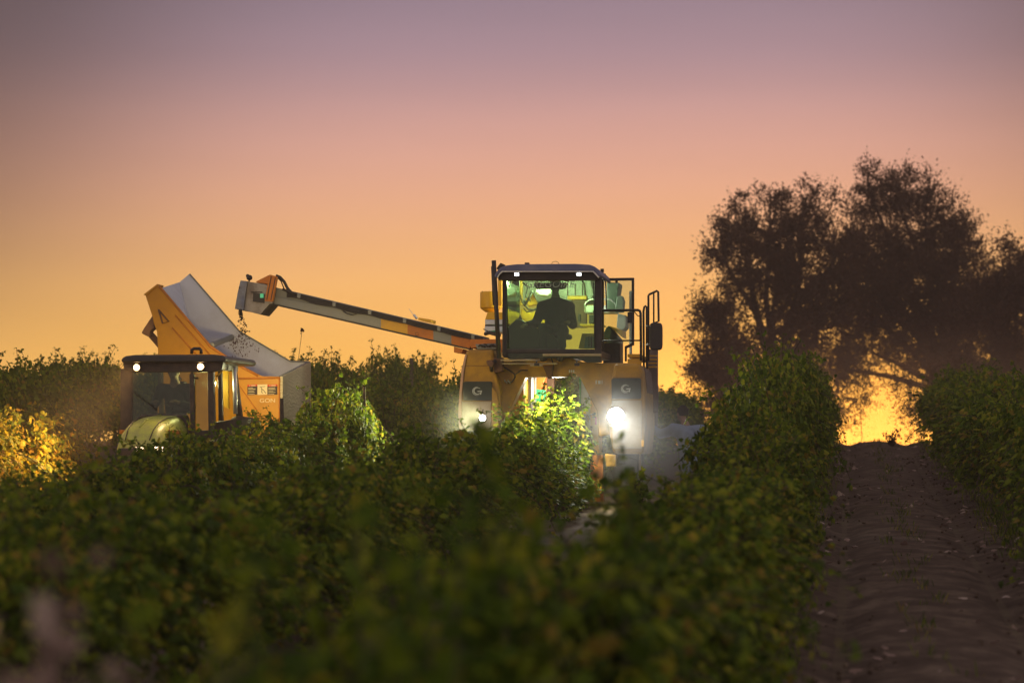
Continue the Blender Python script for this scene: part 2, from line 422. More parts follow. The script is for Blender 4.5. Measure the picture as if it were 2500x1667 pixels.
ORD = ['first', 'second', 'third', 'fourth', 'fifth', 'sixth', 'seventh', 'eighth', 'ninth', 'tenth', 'eleventh', 'twelfth', 'thirteenth', 'fourteenth', 'fifteenth', 'sixteenth', 'seventeenth', 'eighteenth', 'nineteenth', 'twentieth'] + ['twenty-' + q for q in ('first', 'second', 'third', 'fourth', 'fifth', 'sixth', 'seventh', 'eighth', 'ninth')] + ['thirtieth'] + ['thirty-' + q for q in ('first', 'second', 'third')]
CNT = {}
def row(key, y0, y1, hf, label, group, step=1.45, pf=None, wx=1.0, skip=()):
    y = y0
    while y < y1:
        l = ROWS[key] + rr.uniform(-.13, .13) - (.3 if y < 10 else 0); x = l + .1406 * y
        if not any(a < y < b for a, b in skip):
            pr = (pf(y) if pf else rr.choice(protos))
            lb = label(y) if callable(label) else label
            CNT[lb] = CNT.get(lb, 0) + 1; lb = lb + ', ' + ORD[CNT[lb] - 1] + ' from the near end'
            put_vine(pr, x, y, hf(y) * (rr.uniform(.87, 1.1) if key in 'ABR' else rr.uniform(.84, 1.12)) * (1 + .08 * noise.noise(Vector((y * .5, l, 0)))), lb, group, rr.choice((0, math.pi)) + rr.uniform(-.25, .25), wx * rr.uniform(.8, 1.2) * (1.05 if y < 10 else 1.05 if y < 20 else 1))
        y += step
def lerp(tab):
    def f(y):
        if y <= tab[0][0]: return tab[0][1]
        for (a, b), (c, d) in zip(tab, tab[1:]):
            if y <= c: return b + (d - b) * (y - a) / (c - a)
        return tab[-1][1]
    return f
row('A', 3.2, 62, lerp([(3, 1.58), (6, 1.6), (8, 1.55), (11, 1.53), (15.4, 1.44), (19.3, 1.3), (23.5, 1.3), (26, 1.48), (29, 1.9), (33, 2.12), (39, 2.15), (50, 1.95), (62, 1.75)]),
    lambda y: 'out of focus grapevine at the bottom of the photo' if y < 12 else
    ('green grapevine left of the track, before the worker' if y < 27 else "tall dark grapevine along the track's left edge"),
    'grapevines in the row along the left of the dirt track', pf=lambda y: rr.choice(nearp) if y < 12 else (tallp[0] if rr.random() < .2 else rr.choice(protos)), step=1.35, wx=.95)
row('R', 21, 62, lerp([(20, 1.7), (40, 1.9), (62, 1.8)]), "dark grapevine along the track's right edge",
    'grapevines in the row along the right of the dirt track', wx=1.1)
row('B', 12, 29.9, lerp([(12, 1.4), (20, 1.4), (24, 1.42), (27, 1.45), (30, 1.48)]),
    lambda y: "shaded green grapevine in the harvester's row" if y < 26 else 'harvester-row grapevine in the edge of its lamplight',
    'grapevines in the row the harvester straddles')
row('B', 42, 62, lambda y: 1.4, 'dark grapevine behind the yellow harvester', 'grapevines behind the harvester')
row('C', 18.5, 37, lerp([(18, 1.2), (21, 1.22), (24.4, 1.33), (28.5, 1.38), (31.4, 1.55), (36.8, 1.82)]),
    lambda y: 'green and yellow grapevine in front of the tractor' if y < 30.5 else 'brightly lit grapevine between bin and harvester',
    'grapevines in the row between tractor and harvester', pf=lambda y: rr.choice(tallp + protos) if y > 30 else rr.choice(protos))
row('C', 38, 62, lerp([(38, 1.75), (62, 1.85)]), 'dark silhouetted grapevine below the conveyor boom', 'dark grapevines behind the boom')
row('D', 28.2, 33.3, lerp([(28, 1.5), (34, 1.6)]), 'golden grapevine glowing in the tractor lamps', 'golden grapevines beside the tractor', pf=lambda y: rr.choice(goldp))
row('D', 41, 62, lambda y: 2.02, 'dark silhouetted grapevine behind the gondola bin', 'dark grapevines behind the bin', pf=lambda y: rr.choice(tallp + protos))
row('E', 37, 62, lerp([(37, 1.92), (62, 2.0)]), 'tall dark grapevine skylined behind the tractor', 'dark grapevines in the row behind the tractor', pf=lambda y: rr.choice(tallp + protos))
row('F', 47, 62, lambda y: 2.0, 'dark grapevine in the farthest left row', 'dark grapevines in the farthest row')
# the lit vine standing in the harvester's tunnel
def sv(pr, px, y, top, label, wx=1.0):
    x = at(px, 1000, y).x; z = G(x, y); h = (1090 - top) / FPX * y + EYE - z
    return put_vine(pr, x, y, h, label, 'grapevines at the mouth of the harvester tunnel', 0, wx)
curt = [make_vine(91 + i, H=1.8, canes=46, fill=1500, shoot=.5, wid=.42, low=.05, lsz=.075) for i in range(2)]
sv(curt[0], 1372, 36.5, 958, 'brightly lit lime green grapevine right inside the mouth of the harvester tunnel', .95)
sv(curt[1], 1296, 35.75, 990, 'bright yellow green grapevine in front of the tunnel, left of the tall lit one', 1.1)
sv(curt[1], 1372, 35.2, 1078, 'lit yellow green grapevine standing lowest before the tunnel mouth', .8)

sv(curt[0], 1352, 33.4, 1128, 'low trailing grapevine lit in front of the tunnel, nearest the camera of the lit ones', .8)
# tall blurred shoots near the camera
def shoot_plant(name, px, y, top, label, n=6, spread=.12, mat=VINE, lsz=.1, base=None, lean=0):
    x = at(px, 1000, y).x; z = G(x, y); zt = (1090 - top) / FPX * y + EYE - z
    r = random.Random(int(px)); f = MB(); w = MB()
    for k in range(n):
        ln = zt * r.uniform(.75, 1.0) if k else zt
        p = Vector((r.uniform(-.05, .05), r.uniform(-.1, .1), 0)); pts = [p]; m = 16
        tx = r.uniform(-spread, spread) + lean; ty = r.uniform(-spread, spread)
        for i in range(m):
            t = (i + 1) / m
            pts.append(Vector((p.x + tx * t ** 1.5 + r.uniform(-.012, .012), p.y + ty * t, ln * t)))
        w.tube(pts, [.01 - .0005 * i for i in range(m + 1)], 5, False)
        for i in range(m // 3, m + 1):
            for q in range(3):
                leaf(f, pts[i] + rv(r) * .04, rv(r) + Vector((0, 0, -.2)), rv(r), lsz * r.uniform(.6, 1.1) * (.6 if i > m - 3 else 1), r)
    o = empty(name, (x, y, z), 0); tag(o, label, 'vine shoot', 'tall vine shoots in the foreground')
    f.build('foliage', mat, o); w.build('stem', WOOD, o)
    return o
shoot_plant('vine_shoot', 1250, 7.8, 1048, 'dark blurred vine shoot standing tallest in the foreground centre', 9, .13)
shoot_plant('vine_shoot', 1478, 9.2, 1172, 'blurred dark vine shoot bending right below the big headlight', 5, .1, lean=.06)
shoot_plant('vine_shoot', 1600, 12.5, 1060, 'dark vine shoot leaning left below the person by the harvester', 4, .1, lean=-.25)

shoot_plant('vine_shoot', 1388, 36.3, 916, 'thin lit vine shoot rising highest inside the harvester arch', 5, .07)
shoot_plant('vine_shoot', 1330, 36.1, 942, 'lit vine shoot rising in the left half of the harvester arch', 6, .12)

SH = [(620, 5.2, 1330, 'blurred vine shoot above the near canopy, leftmost of the five blurred ones'), (905, 6.2, 1262, 'blurred vine shoot above the near canopy, second from the left'),
      (1085, 6.6, 1195, 'blurred vine shoot above the near canopy, just left of the tallest dark shoot'), (1175, 8.2, 1205, 'low blurred vine shoot touching the left side of the tallest dark shoot'),
      (1395, 9.6, 1215, 'blurred vine shoot right of the tallest dark shoot, below the tunnel'), (760, 22.5, 1050, 'stray vine shoot above the canopy in front of the gondola bin'),
      (1010, 24.2, 1040, 'stray vine shoot above the mid canopy left of the harvester'), (560, 26.5, 1040, 'stray vine shoot above the canopy right of the tractor bonnet')]
for px_, y_, t_, lb_ in SH: shoot_plant('vine_shoot', px_, y_, t_, lb_, 5, .12, lsz=.09)

# ------------------------------------------------------------------ posts and weeds
def post(px, y, top, label, r=.04, mat=WOOD, lean=0):
    x = at(px, 1000, y).x; z = G(x, y); h = (1090 - top) / FPX * y + EYE - z
    m = MB(); m.tube([(0, 0, -.2), (lean * .5, 0, h * .5), (lean, 0, h - .01), (lean, 0, h)], [r, r * .97, r * .95, r * .8], 8)
    w = MB()
    for zz in (.55, .8): w.tube([(lean * zz - r, -.01, h * zz), (lean * zz - r - .03, 0, h * zz + .01)], .004, 5)
    o = empty('vine_post', (x, y, z)); tag(o, label, 'post', 'vineyard posts')
    m.build('post_shaft', mat, o); w.build('wire_clip', GREY, o)
post(1004, 43, 874, 'thin dark wooden post standing clear of the vines below the boom', .035)
post(688, 32.6, 972, 'short dark post in front of the pale side of the bin', .03)
post(897, 34.8, 944, 'weathered thin stake in the bright yellow green vines', .022, WOOD, -.05)

def stalk(px, y, top, label, lean, n, name='tall_weed', mat=TREE, base_h=None):
    x = at(px, 1000, y).x; z = G(x, y); h = (1090 - top) / FPX * y + EYE - z
    r = random.Random(px); w = MB(); f = MB()
    for k in range(n):
        hh = h if k == 0 else h * r.uniform(.6, .95); t = [Vector((lean * (i / 8) ** 2 + (0 if k == 0 else r.uniform(-.15, .15) * i / 8), (k and r.uniform(-.1, .1)) * i / 8, hh * i / 8)) for i in range(9)]
        w.tube(t, [.009 - .0006 * i for i in range(9)], 5)
        for q in range(7): leaf(f, t[-1] + rv(r) * .03, rv(r), rv(r), .05, r)
        if k == 0: 
            w.tube([t[6], t[6] + Vector((-.09, 0, .02)), t[6] + Vector((-.13, 0, .1))], .004, 4)
            for q in range(4): leaf(f, t[6] + Vector((-.13, 0, .1)) + rv(r) * .03, rv(r), rv(r), .05, r)
    o = empty(name, (x, y, z)); tag(o, label, 'weed')
    f.build('seed_head', mat, o); w.build('stem', WOOD, o)
stalk(712, 43, 808, 'thin weed stalk with a round seed head above the bin end', .18, 1)

def bushy(name, px, y, top, label, cat, width, n, mat, lsz, seed, dens=14):
    x = at(px, 1000, y).x; z = G(x, y); h = (1090 - top) / FPX * y + EYE - z
    r = random.Random(seed); w = MB(); f = MB()
    for k in range(n):
        a = r.uniform(0, 6.28); sp_ = r.uniform(.1, 1) * width; hh = h * r.uniform(.5, 1)
        pts = [Vector((math.cos(a) * sp_ * (i / 7) ** 1.3 + r.uniform(-.02, .02), math.sin(a) * sp_ * (i / 7) ** 1.3, hh * i / 7)) for i in range(8)]
        w.tube(pts, [.012 - .0012 * i for i in range(8)], 5, False)
        for q in range(dens):
            t = r.uniform(.35, 1) * 6.99; i = int(t); p = pts[i].lerp(pts[i + 1], t - i)
            leaf(f, p + rv(r) * r.uniform(0, .08), rv(r) + Vector((0, 0, .3)), rv(r), lsz * r.uniform(.5, 1.1), r)
    o = empty(name, (x, y, z)); tag(o, label, cat)
    f.build('foliage', mat, o); w.build('stem', WOOD, o)
bushy('dry_weed', 85, 4.3, 1310, 'dry pinkish brown weed blurred in the bottom left corner', 'weed', .17, 60, DRY, .05, 3, 40)
bushy('dry_weed', 640, 5.4, 1480, 'small dry brown weed blurred among the near vines', 'weed', .14, 16, DRY, .045, 4, 16)
bushy('crest_weed', 2176, 57, 1046, 'small weed on the crest of the dirt track against the glow', 'weed', .35, 14, TREE, .05, 6, 9)
bushy('lit_weed', 1548, 33.0, 1140, 'bright green weed on the ground below the big headlight', 'weed', .3, 26, VINE, .07, 8, 14)
# clods, stones and fallen leaves on the track
cm_ = MB(); lf_ = MB(); rc = random.Random(77)
for k in range(1000):
    y = 15 + 47 * rc.random(); l = rc.uniform(-.6, 1.85) if rc.random() < .45 else rc.choice((rc.gauss(-.45, .18), rc.gauss(1.75, .18), rc.gauss(.6, .25)))
    if not -.7 < l < 1.95: continue
    x = l + .1406 * y; s_ = rc.uniform(.01, .03); q = [rc.uniform(.6, 1.2) for _ in range(3)]
    z = G(x, y) + .075
    cm_.ell((x, y, z), (s_ * q[0], s_ * q[1], s_ * q[2] * .8), 6)
    if k % 3 == 0: leaf(lf_, Vector((x + .1, y + .1, z + .02)), Vector((rc.uniform(-1, 1), rc.uniform(-1, 1), rc.uniform(-.1, .3))), Vector((rc.uniform(-.4, .4), rc.uniform(-.4, .4), 1)), rc.uniform(.05, .09), rc)
gw = MB()
for k in range(1500):
    y = 14 + 48 * rc.random(); l = rc.choice((rc.gauss(-.62, .13), rc.gauss(1.95, .15), rc.gauss(.62, .12) if rc.random() < .25 else rc.gauss(-.6, .1)))
    x = l + .1406 * y; z = G(x, y) + .05
    for q in range(6):
        a = rc.uniform(0, 6.28); hh = rc.uniform(.04, .16); w_ = .004; ox, oy = rc.gauss(0, .04), rc.gauss(0, .04)
        dx, dy = math.cos(a), math.sin(a); b0 = Vector((x + ox, y + oy, z)); t_ = b0 + Vector((dx * hh * .5, dy * hh * .5, hh))
        gw.add([b0 + Vector((-dy * w_, dx * w_, 0)), b0 + Vector((dy * w_, -dx * w_, 0)), b0.lerp(t_, .6) + Vector((dy * w_, -dx * w_, hh * .1)), t_, b0.lerp(t_, .6) + Vector((-dy * w_, dx * w_, hh * .1))], [(0, 1, 2, 3, 4)])
tag(gw.build('track_grass', VINE), 'short grass and weeds along the edges of the dirt track', 'grass', kind='stuff')
tag(cm_.build('soil_clods', TRACKM), 'small clods and stones scattered over the dirt track', 'clods', kind='stuff')
tag(lf_.build('fallen_leaves', DRY), 'dry fallen vine leaves scattered over the dirt track', 'fallen leaves', kind='stuff')
# ------------------------------------------------------------------ text and marks
def text_mesh(name, s, size, mat, parent, loc, rot, shear=0, extrude=.002, align='CENTER'):
    c = bpy.data.curves.new(name, 'FONT'); c.body = s; c.size = size; c.shear = shear; c.extrude = extrude
    c.align_x = align; c.align_y = 'CENTER'
    t = bpy.data.objects.new(name, c); COL.objects.link(t); bpy.context.view_layer.update()
    me = bpy.data.meshes.new_from_object(t.evaluated_get(bpy.context.evaluated_depsgraph_get()))
    bpy.data.objects.remove(t); me.materials.clear(); me.materials.append(mat)
    o = bpy.data.objects.new(name, me); COL.objects.link(o); o.parent = parent; o.location = loc; o.rotation_euler = rot
    return o

ONE = {'_', 'sticker_writing', 'diagram_lines', 'beam_lettering', 'boom_emblem', 'door_frame', 'handrail', 'boom_cable', 'roof_rim', 'wall_rib', 'steering_wheel', 'rear_bin_rib', 'lift_arm'}
class Veh(Frame):
    def __init__(s, name, px, Yw, label, cat, dz=0):
        w = at(px, 1000, Yw); super().__init__((w.x, Yw, G(w.x, Yw) + dz)); s.e = empty(name, s.o, -YAW); tag(s.e, label, cat)
    def pr(s, mb, pts, y0, y1): mb.prism(s.xz(pts, y0), y0, y1)
    def rect(s, mb, x0, z0, x1, z1, y0, y1): s.pr(mb, [(x0, z0), (x1, z0), (x1, z1), (x0, z1)], y0, y1)
    def part(s, name, mat, shapes, bevel=.008, parent=None):
        if len(shapes) > 1 and name not in ONE:
            for sh in shapes: last = s.part(name, mat, [sh], bevel, parent)
            return last
        mb = MB()
        for sh in shapes:
            k = sh[0]
            if k == 'p': s.pr(mb, sh[1], sh[2], sh[3])
            elif k == 'r': s.rect(mb, *sh[1:])
            elif k == 't': mb.tube([s.P(*q) for q in sh[1]], sh[2], 8)
            elif k == 'c': mb.cyl(s.P(*sh[1]), s.P(*sh[2]), sh[3], sh[4] if len(sh) > 4 else None)
        return mb.build(name, mat, parent or s.e, bevel)
def disc_lamp(v, name, px, py, yl, r, mat_e, body=BLK, w=None):
    """round lamp: housing + glowing lens facing local -y"""
    p = v.P(px, py, yl); h = MB()
    h.tube([p + Vector((0, .09, 0)), p + Vector((0, .06, 0)), p, p + Vector((0, -.012, 0))], [r * .5, r * 1.05, r * 1.15, r * 1.15], 20)
    ho = h.build(name, body, v.e); l = MB()
    l.tube([p + Vector((0, -.0125, 0)), p + Vector((0, -.022, 0)), p + Vector((0, -.03, 0))], [r, r * .9, r * .5], 20)
    l.build('lens', mat_e, ho); return ho
def spot(v, name, p, target, energy, color, size=R(90), blend=.8, soft=.08, parent=None):
    l = bpy.data.lights.new(name, 'SPOT'); l.energy = energy; l.color = color; l.spot_size = size; l.spot_blend = blend; l.shadow_soft_size = soft
    o = bpy.data.objects.new(name, l); COL.objects.link(o); o.parent = parent or v.e; o.location = p
    o.rotation_euler = (Vector(p) - Vector(target)).to_track_quat('Z', 'Y').to_euler(); return o
def point(v, name, p, energy, color, soft=.06):
    l = bpy.data.lights.new(name, 'POINT'); l.energy = energy; l.color = color; l.shadow_soft_size = soft
    o = bpy.data.objects.new(name, l); COL.objects.link(o); o.parent = v.e; o.location = p; return o
def wheel(v, c, r, w, name='wheel', rim=YEL, lugs=18):
    """tyre with lugs, rim and hub; axis along local x"""
    c = Vector(c); t = MB(); prof = [(-.5, .72), (-.5, .9), (-.38, .98), (0, 1), (.38, .98), (.5, .9), (.5, .72)]
    seg = 36; vs = []
    for k in range(seg):
        a = 2 * math.pi * k / seg
        for (px, pr_) in prof: vs.append(c + Vector((px * w, math.cos(a) * pr_ * r, math.sin(a) * pr_ * r)))
    n = len(prof)
    t.add(vs, [(k * n + i, k * n + (i + 1) % n, ((k + 1) % seg) * n + (i + 1) % n, ((k + 1) % seg) * n + i) for k in range(seg) for i in range(n)], True)
    for k in range(lugs * 2):
        a = math.pi * k / lugs; sd_ = -1 if k % 2 else 1
        u = Vector((0, math.cos(a), math.sin(a))); tt = Vector((0, -math.sin(a), math.cos(a)))
        p = c + u * r * .985; q = p + Vector((sd_ * w * .48, 0, 0)) + tt * r * .09
        t.quadslab([p - tt * .02, p + tt * .02, q + tt * .02, q - tt * .02], .0)if False else t.tube([p, q], .026, 5)
    wo = t.build(name, RUB, v.e)
    m = MB(); m.tube([c + Vector((-w * .42, 0, 0)), c + Vector((-w * .15, 0, 0)), c + Vector((w * .15, 0, 0)), c + Vector((w * .42, 0, 0))], [r * .71, r * .5, r * .5, r * .71], 28)
    m.tube([c + Vector((-w * .3, 0, 0)), c + Vector((w * .3, 0, 0))], r * .18, 16); m.build('rim', rim, wo)
    return wo

# ------------------------------------------------------------------ people
def person(name, label, J, shirt, trouser, loc, rz, hair=True, cap=False, voxel=.011, bulk=1.0, cat='person', gaze=0):
    """J: joint name -> local position. One voxel-fused body, clothing and hair as children"""
    e = empty(name, loc, rz); tag(e, label, cat)
    j = {k: Vector(v) for k, v in J.items()}
    b = MB(); hd = j['head']; fw = Vector(J.get('face', (0, -1, 0))).normalized(); sd_ = fw.cross(Vector((0, 0, 1))).normalized()
    rot = Matrix((sd_, -fw, Vector((0, 0, 1)))).transposed()
    b.ell(hd, (.077, .095, .115), 20, rot); b.ell(hd + fw * .035 - Vector((0, 0, .055)), (.055, .062, .06), 16, rot)
    b.capsule(hd + fw * .092 + Vector((0, 0, .012)), hd + fw * .113 - Vector((0, 0, .025)), .009, .014, 8)      # nose
    for s_ in (-1, 1):
        b.ell(hd + sd_ * s_ * .078 - Vector((0, 0, .012)), (.012, .022, .033), 10, rot)                               # ears
        b.ell(hd + fw * .084 + sd_ * s_ * .032 + Vector((0, 0, .03)), (.02, .012, .008), 8, rot)                      # brow
    b.capsule(hd + fw * .094 + sd_ * -.02 - Vector((0, 0, .056)), hd + fw * .094 + sd_ * .02 - Vector((0, 0, .056)), .008, .008, 8)  # lips
    b.capsule(j['neck'], hd - Vector((0, 0, .04)), .058, .052)
    b.capsule(j['chest'], j['neck'], .12, .07)
    b.capsule(j['hip'], j['chest'], .13, .13)
    limbs = []
    for s_ in 'LR':
        sh, el, wr = j['sh' + s_], j['el' + s_], j['wr' + s_]
        b.capsule(j['chest'] + Vector((0, 0, .05)), sh, .1, .065)
        b.capsule(sh, el, .052, .042); b.capsule(el, wr, .042, .027)
        d = (el - wr).normalized() * -1; nn = d.cross(Vector((0, 0, 1))); nn = nn.normalized() if nn.length > .1 else Vector((1, 0, 0))
        palm = wr + d * .06; b.ell(palm, (.04, .022, .052), 12, Matrix((nn, d.cross(nn).normalized() * 1, d)).transposed())
        mk = d.cross(nn).normalized()
        for q, ln in ((-1.5, .06), (-.5, .074), (.5, .08), (1.5, .072)):
            f0 = wr + d * .098 + nn * q * .019; f1 = f0 + d * ln * .5 + mk * .008; f2 = f1 + d * ln * .35 + mk * .028
            b.capsule(f0, f1, .0095, .009, 8); b.capsule(f1, f2, .009, .008, 8)
        t0 = wr + d * .04 + nn * .03; b.capsule(t0, t0 + nn * .035 + d * .035 + mk * .01, .012, .01, 8)
        hp, kn, an = j['hp' + s_], j['kn' + s_], j['an' + s_]
        b.capsule(j['hip'], hp, .12, .09); b.capsule(hp, kn, .085, .055); b.capsule(kn, an, .055, .038)
        ft = (Vector((fw.x, fw.y, 0)).normalized()); b.capsule(an - Vector((0, 0, .05)), an + ft * .17 - Vector((0, 0, .06)), .045, .035)
    body = b.build('body', SKIN, e)
    def vox(o, v, sm=3):
        m = o.modifiers.new('fuse', 'REMESH'); m.mode = 'VOXEL'; m.voxel_size = v; m.use_smooth_shade = True
        s2 = o.modifiers.new('smooth', 'SMOOTH'); s2.factor = .5; s2.iterations = sm
    vox(body, voxel, 2)
    c = MB(); k = .014
    B = bulk
    c.capsule(j['hip'] - Vector((0, 0, .02)), j['chest'], .145 * B, .145 * B); c.capsule(j['chest'], j['neck'] - Vector((0, 0, .05 * B)), .135 * B, .075 * B)
    for s_ in 'LR':
        sh, el, wr = j['sh' + s_], j['el' + s_], j['wr' + s_]
        c.capsule(j['chest'] + Vector((0, 0, .05)), sh, .115 * B, .082 * B); c.capsule(sh, el, .07 * B, .06 * B); c.capsule(el, el.lerp(wr, .85), .06 * B, .045 * B)
        mid = sh.lerp(el, .5); c.ell(mid - Vector((0, 0, .02)), (.07 * B, .065 * B, .07), 12)
    sh_ = c.build('shirt', shirt, e); vox(sh_, .014, 4)
    t = MB(); t.ell(j['hip'] - Vector((0, 0, .03)), (.165, .14, .13), 18)
    for s_ in 'LR':
        hp, kn, an = j['hp' + s_], j['kn' + s_], j['an' + s_]
        t.capsule(hp, kn, .105, .075); t.capsule(kn, an + (kn - an) * .08, .075, .06)
    tr = t.build('trousers', trouser, e); vox(tr, .014, 4)
    h = MB(); h.ell(hd - fw * .012 + Vector((0, 0, .022)), (.085, .098, .108), 20, rot)
    if cap: h.ell(hd + fw * .1 + Vector((0, 0, .055)), (.06, .06, .012), 14, rot)
    ho = h.build('cap' if cap else 'hair', HAIR if not cap else DSHIRT, e); 
    bo = MB()
    for s_ in 'LR':
        an = j['an' + s_]; ft = Vector((fw.x, fw.y, 0)).normalized()
        bo.capsule(an - Vector((0, 0, .045)), an + ft * .17 - Vector((0, 0, .055)), .055, .045); bo.capsule(an + Vector((0, 0, .06)), an - Vector((0, 0, .03)), .05, .05)
    bt = bo.build('boots', BLK, e); vox(bt, .012, 2)
    return e
def seated(base, reach=.42, lean=.05, spread=1.0):
    x, y, z = base                      # seat point, facing -y
    return dict(hip=(x, y, z + .1), chest=(x, y - lean, z + .42), neck=(x, y - lean * 1.2, z + .60), head=(x, y - lean * 1.6 - .03, z + .76), face=(0, -1, 0),
        shL=(x - .19 * spread, y - lean, z + .52), shR=(x + .19 * spread, y - lean, z + .52), elL=(x - .27 * spread, y - lean - .12, z + .27), elR=(x + .26 * spread, y - lean - .1, z + .27),
        wrL=(x - .17, y - reach, z + .33), wrR=(x + .15, y - reach, z + .33), hpL=(x - .1, y - .05, z + .08), hpR=(x + .1, y - .05, z + .08),
        knL=(x - .15, y - .45, z + .12), knR=(x + .15, y - .45, z + .12), anL=(x - .13, y - .5, z - .3), anR=(x + .13, y - .5, z - .3))

# ------------------------------------------------------------------ grape harvester
H = Veh('grape_harvester', 1360, 36.4, 'tall yellow grape harvester straddling a vine row, cab lit, long conveyor boom to the left', 'harvester')
E_W = emis('lamp_white', (1, .98, .95), 70)
E_BIG = emis('lamp_white_strong', (1, .98, .94), 75)
E_S = emis('lamp_small_white', (.95, .97, 1), 9)
P = H.P
H.part('front_frame', YEL, [('p', [(1205, 883), (1290, 880), (1312, 868), (1378, 868), (1420, 883), (1466, 886), (1532, 886), (1534, 925), (1496, 930), (1490, 1060), (1463, 1065), (1457, 1003), (1415, 920),
    (1283, 920), (1243, 1003), (1236, 1065), (1214, 1065), (1214, 925), (1205, 925)], 0, .34)], .012)
H.part('side_beam', YEL, [('p', [(1140, 905), (1240, 890), (1240, 925), (1140, 930)], .34, 3.7), ('p', [(1470, 890), (1560, 890), (1560, 925), (1470, 925)], .34, 3.7)], .02)
def leg_house(name, pts, y0, y1, mat=YEL, bev=.045): return H.part(name, mat, [('p', pts, y0, y1)], bev)
LP = [(1139, 853), (1206, 853), (1207, 905), (1216, 930), (1222, 960), (1222, 1010), (1215, 1050), (1123, 1052), (1120, 1010), (1123, 960), (1128, 905), (1134, 868)]
leg_house('left_leg_housing', LP, -.22, 1.5).name = 'leg_housing'
H.part('fender_rim', paint('light_pink_edge', (.5, .3, .2), .6), [('p', [(1135, 866), (1140, 866), (1133, 905), (1128, 960), (1126, 1010), (1128, 1048), (1121, 1048), (1118, 1010), (1121, 960), (1126, 905)], -.24, -.18)], .01)  # lighter pinkish strip along the housing's rounded left edge
RP = [(1500, 888), (1562, 888), (1568, 905), (1574, 960), (1576, 1040), (1570, 1108), (1497, 1108), (1488, 1060), (1484, 1000), (1486, 960), (1492, 930)]
leg_house('leg_housing', RP, -.22, 1.5)
H.part('housing_seam', BRN, [('r', 1131, 892, 1206, 893.2, -.226, -.2), ('r', 1496, 921, 1568, 922, -.226, -.2)], 0)
H.part('marker_cap', BRN, [('p', [(1186, 880), (1200, 878), (1206, 885), (1202, 897), (1190, 893)], -.4, -.2)], .02)
H.part('side_fin', YEL, [('p', [(1201, 945), (1213, 958), (1217, 985), (1216, 1045), (1201, 1045)], -.26, -.22), ('p', [(1488, 940), (1493, 925), (1494, 1010), (1484, 1010), (1483, 975)], -.26, -.22)], .004)
def pad(x0, x1, y0, y1):
    o = H.part('dark_pad', PAD, [('p', [(x0 + 3, y0), (x1 - 3, y0), (x1, y0 + 3), (x1, y1 - 3), (x1 - 2, y1), (x0, y1), (x0 - 1, y0 + 4)], -.262, -.22)], .008)
    # emblem: an open round G with a trailing crescent
    cx, cy, r = (x0 + x1) / 2 - 1, (y0 + y1) / 2, 10.0; m = MB()
    def arc(R0, R1, ox, oy, a0, a1, n=26):
        out_, inn = [], []
        for i in range(n + 1):
            a = a0 + (a1 - a0) * i / n; t = math.sin(math.pi * min(1, i / n * 1.0)) ** .7
            ro = R0; ri = R0 - (R0 - R1) * (.25 + .75 * t)
            sh = -.12 * (math.sin(a)) * 10
            out_.append((cx + ox + ro * math.cos(a), cy + oy - ro * math.sin(a) * .92)); inn.append((cx + ox + ri * math.cos(a), cy + oy - ri * math.sin(a) * .92))
        for i in range(n): H.pr(m, [out_[i], out_[i + 1], inn[i + 1], inn[i]], -.27, -.262)
    arc(r * .95, r * .68, 0, 0, R(38), R(335)); arc(r * 1.15, r * 1.0, -.6, .6, R(80), R(300))
    H.pr(m, [(cx + 1, cy), (cx + 12, cy - 1), (cx + 9, cy + 9), (cx + 6.5, cy + 9), (cx + 8.5, cy + 2.2), (cx + .5, cy + 2.5)], -.27, -.262)
    m.build('emblem', LGREY, o)
pad(1131, 1201, 931, 977); pad(1493, 1565, 923, 973)
H.part('lower_panel', DUSTY, [('p', [(1128, 980), (1199, 980), (1197, 1046), (1127, 1046)], -.245, -.22), ('p', [(1494, 977), (1566, 977), (1567, 1095), (1496, 1095)], -.245, -.22)], .006)
H.part('beam_lettering', LGREY, [('r', 1389 + i * 5, 903, 1392 + i * 5, 909, -.004, 0) for i in range(3)] + [('r', 1454, 928, 1457, 937, -.004, 0), ('r', 1460, 929, 1466, 937, -.004, 0), ('r', 1469, 928, 1470.5, 937, -.004, 0)], 0)
# tunnel innards seen through the arch
H.part('tunnel_wall', YELC, [('r', 1232, 925, 1279, 1150, .8, 2.8), ('p', [(1441, 960), (1461, 1010), (1463, 1205), (1450, 1225), (1441, 1205)], .38, .9)], .01)
H.part('tunnel_pillar', SIL, [('t', [(1291, 912, 1.3), (1291, 1150, 1.3)], .075), ('r', 1418, 915, 1441, 1205, .5, .62), ('r', 1304, 915, 1308, 1100, 1.5, 1.6)], .006)
H.part('tunnel_edge', GRN, [('r', 1414, 915, 1418, 1190, .44, .7)], .002)
H.part('orange_arm', ORG, [('p', [(1312, 915), (1335, 915), (1326, 938), (1318, 955), (1304, 955), (1304, 935)], 1.9, 2.1), ('r', 1330, 915, 1334, 1000, 2.0, 2.1), ('r', 1441, 1110, 1472, 1225, .3, .5)], .01)
H.part('green_guard', GRN, [('p', [(1304, 948), (1332, 953), (1332, 992), (1304, 992)], 1.75, 1.85)], .006)
H.part('brown_guard', BRN, [('r', 1335, 915, 1353, 962, 2.2, 2.3), ('r', 1441, 1040, 1446, 1110, .33, .37)], .006)
H.part('red_marker', RED, [('r', 1452, 1018, 1457, 1036, .36, .379)], .001)
H.part('picking_rod', BLK, [('t', [(1281 + i * 0, 1010 + i * 22, .9), (1318, 1018 + i * 22, 1.9), (1292, 1012 + i * 22, 2.7)], .014) for i in range(5)], 0)
H.part('lower_shield', YEL, [('p', [(1476, 1108), (1505, 1110), (1503, 1139), (1480, 1139)], -.1, .2), ('p', [(1456, 1170), (1470, 1170), (1469, 1205), (1458, 1205)], .1, .3)], .012)
GYH = 0
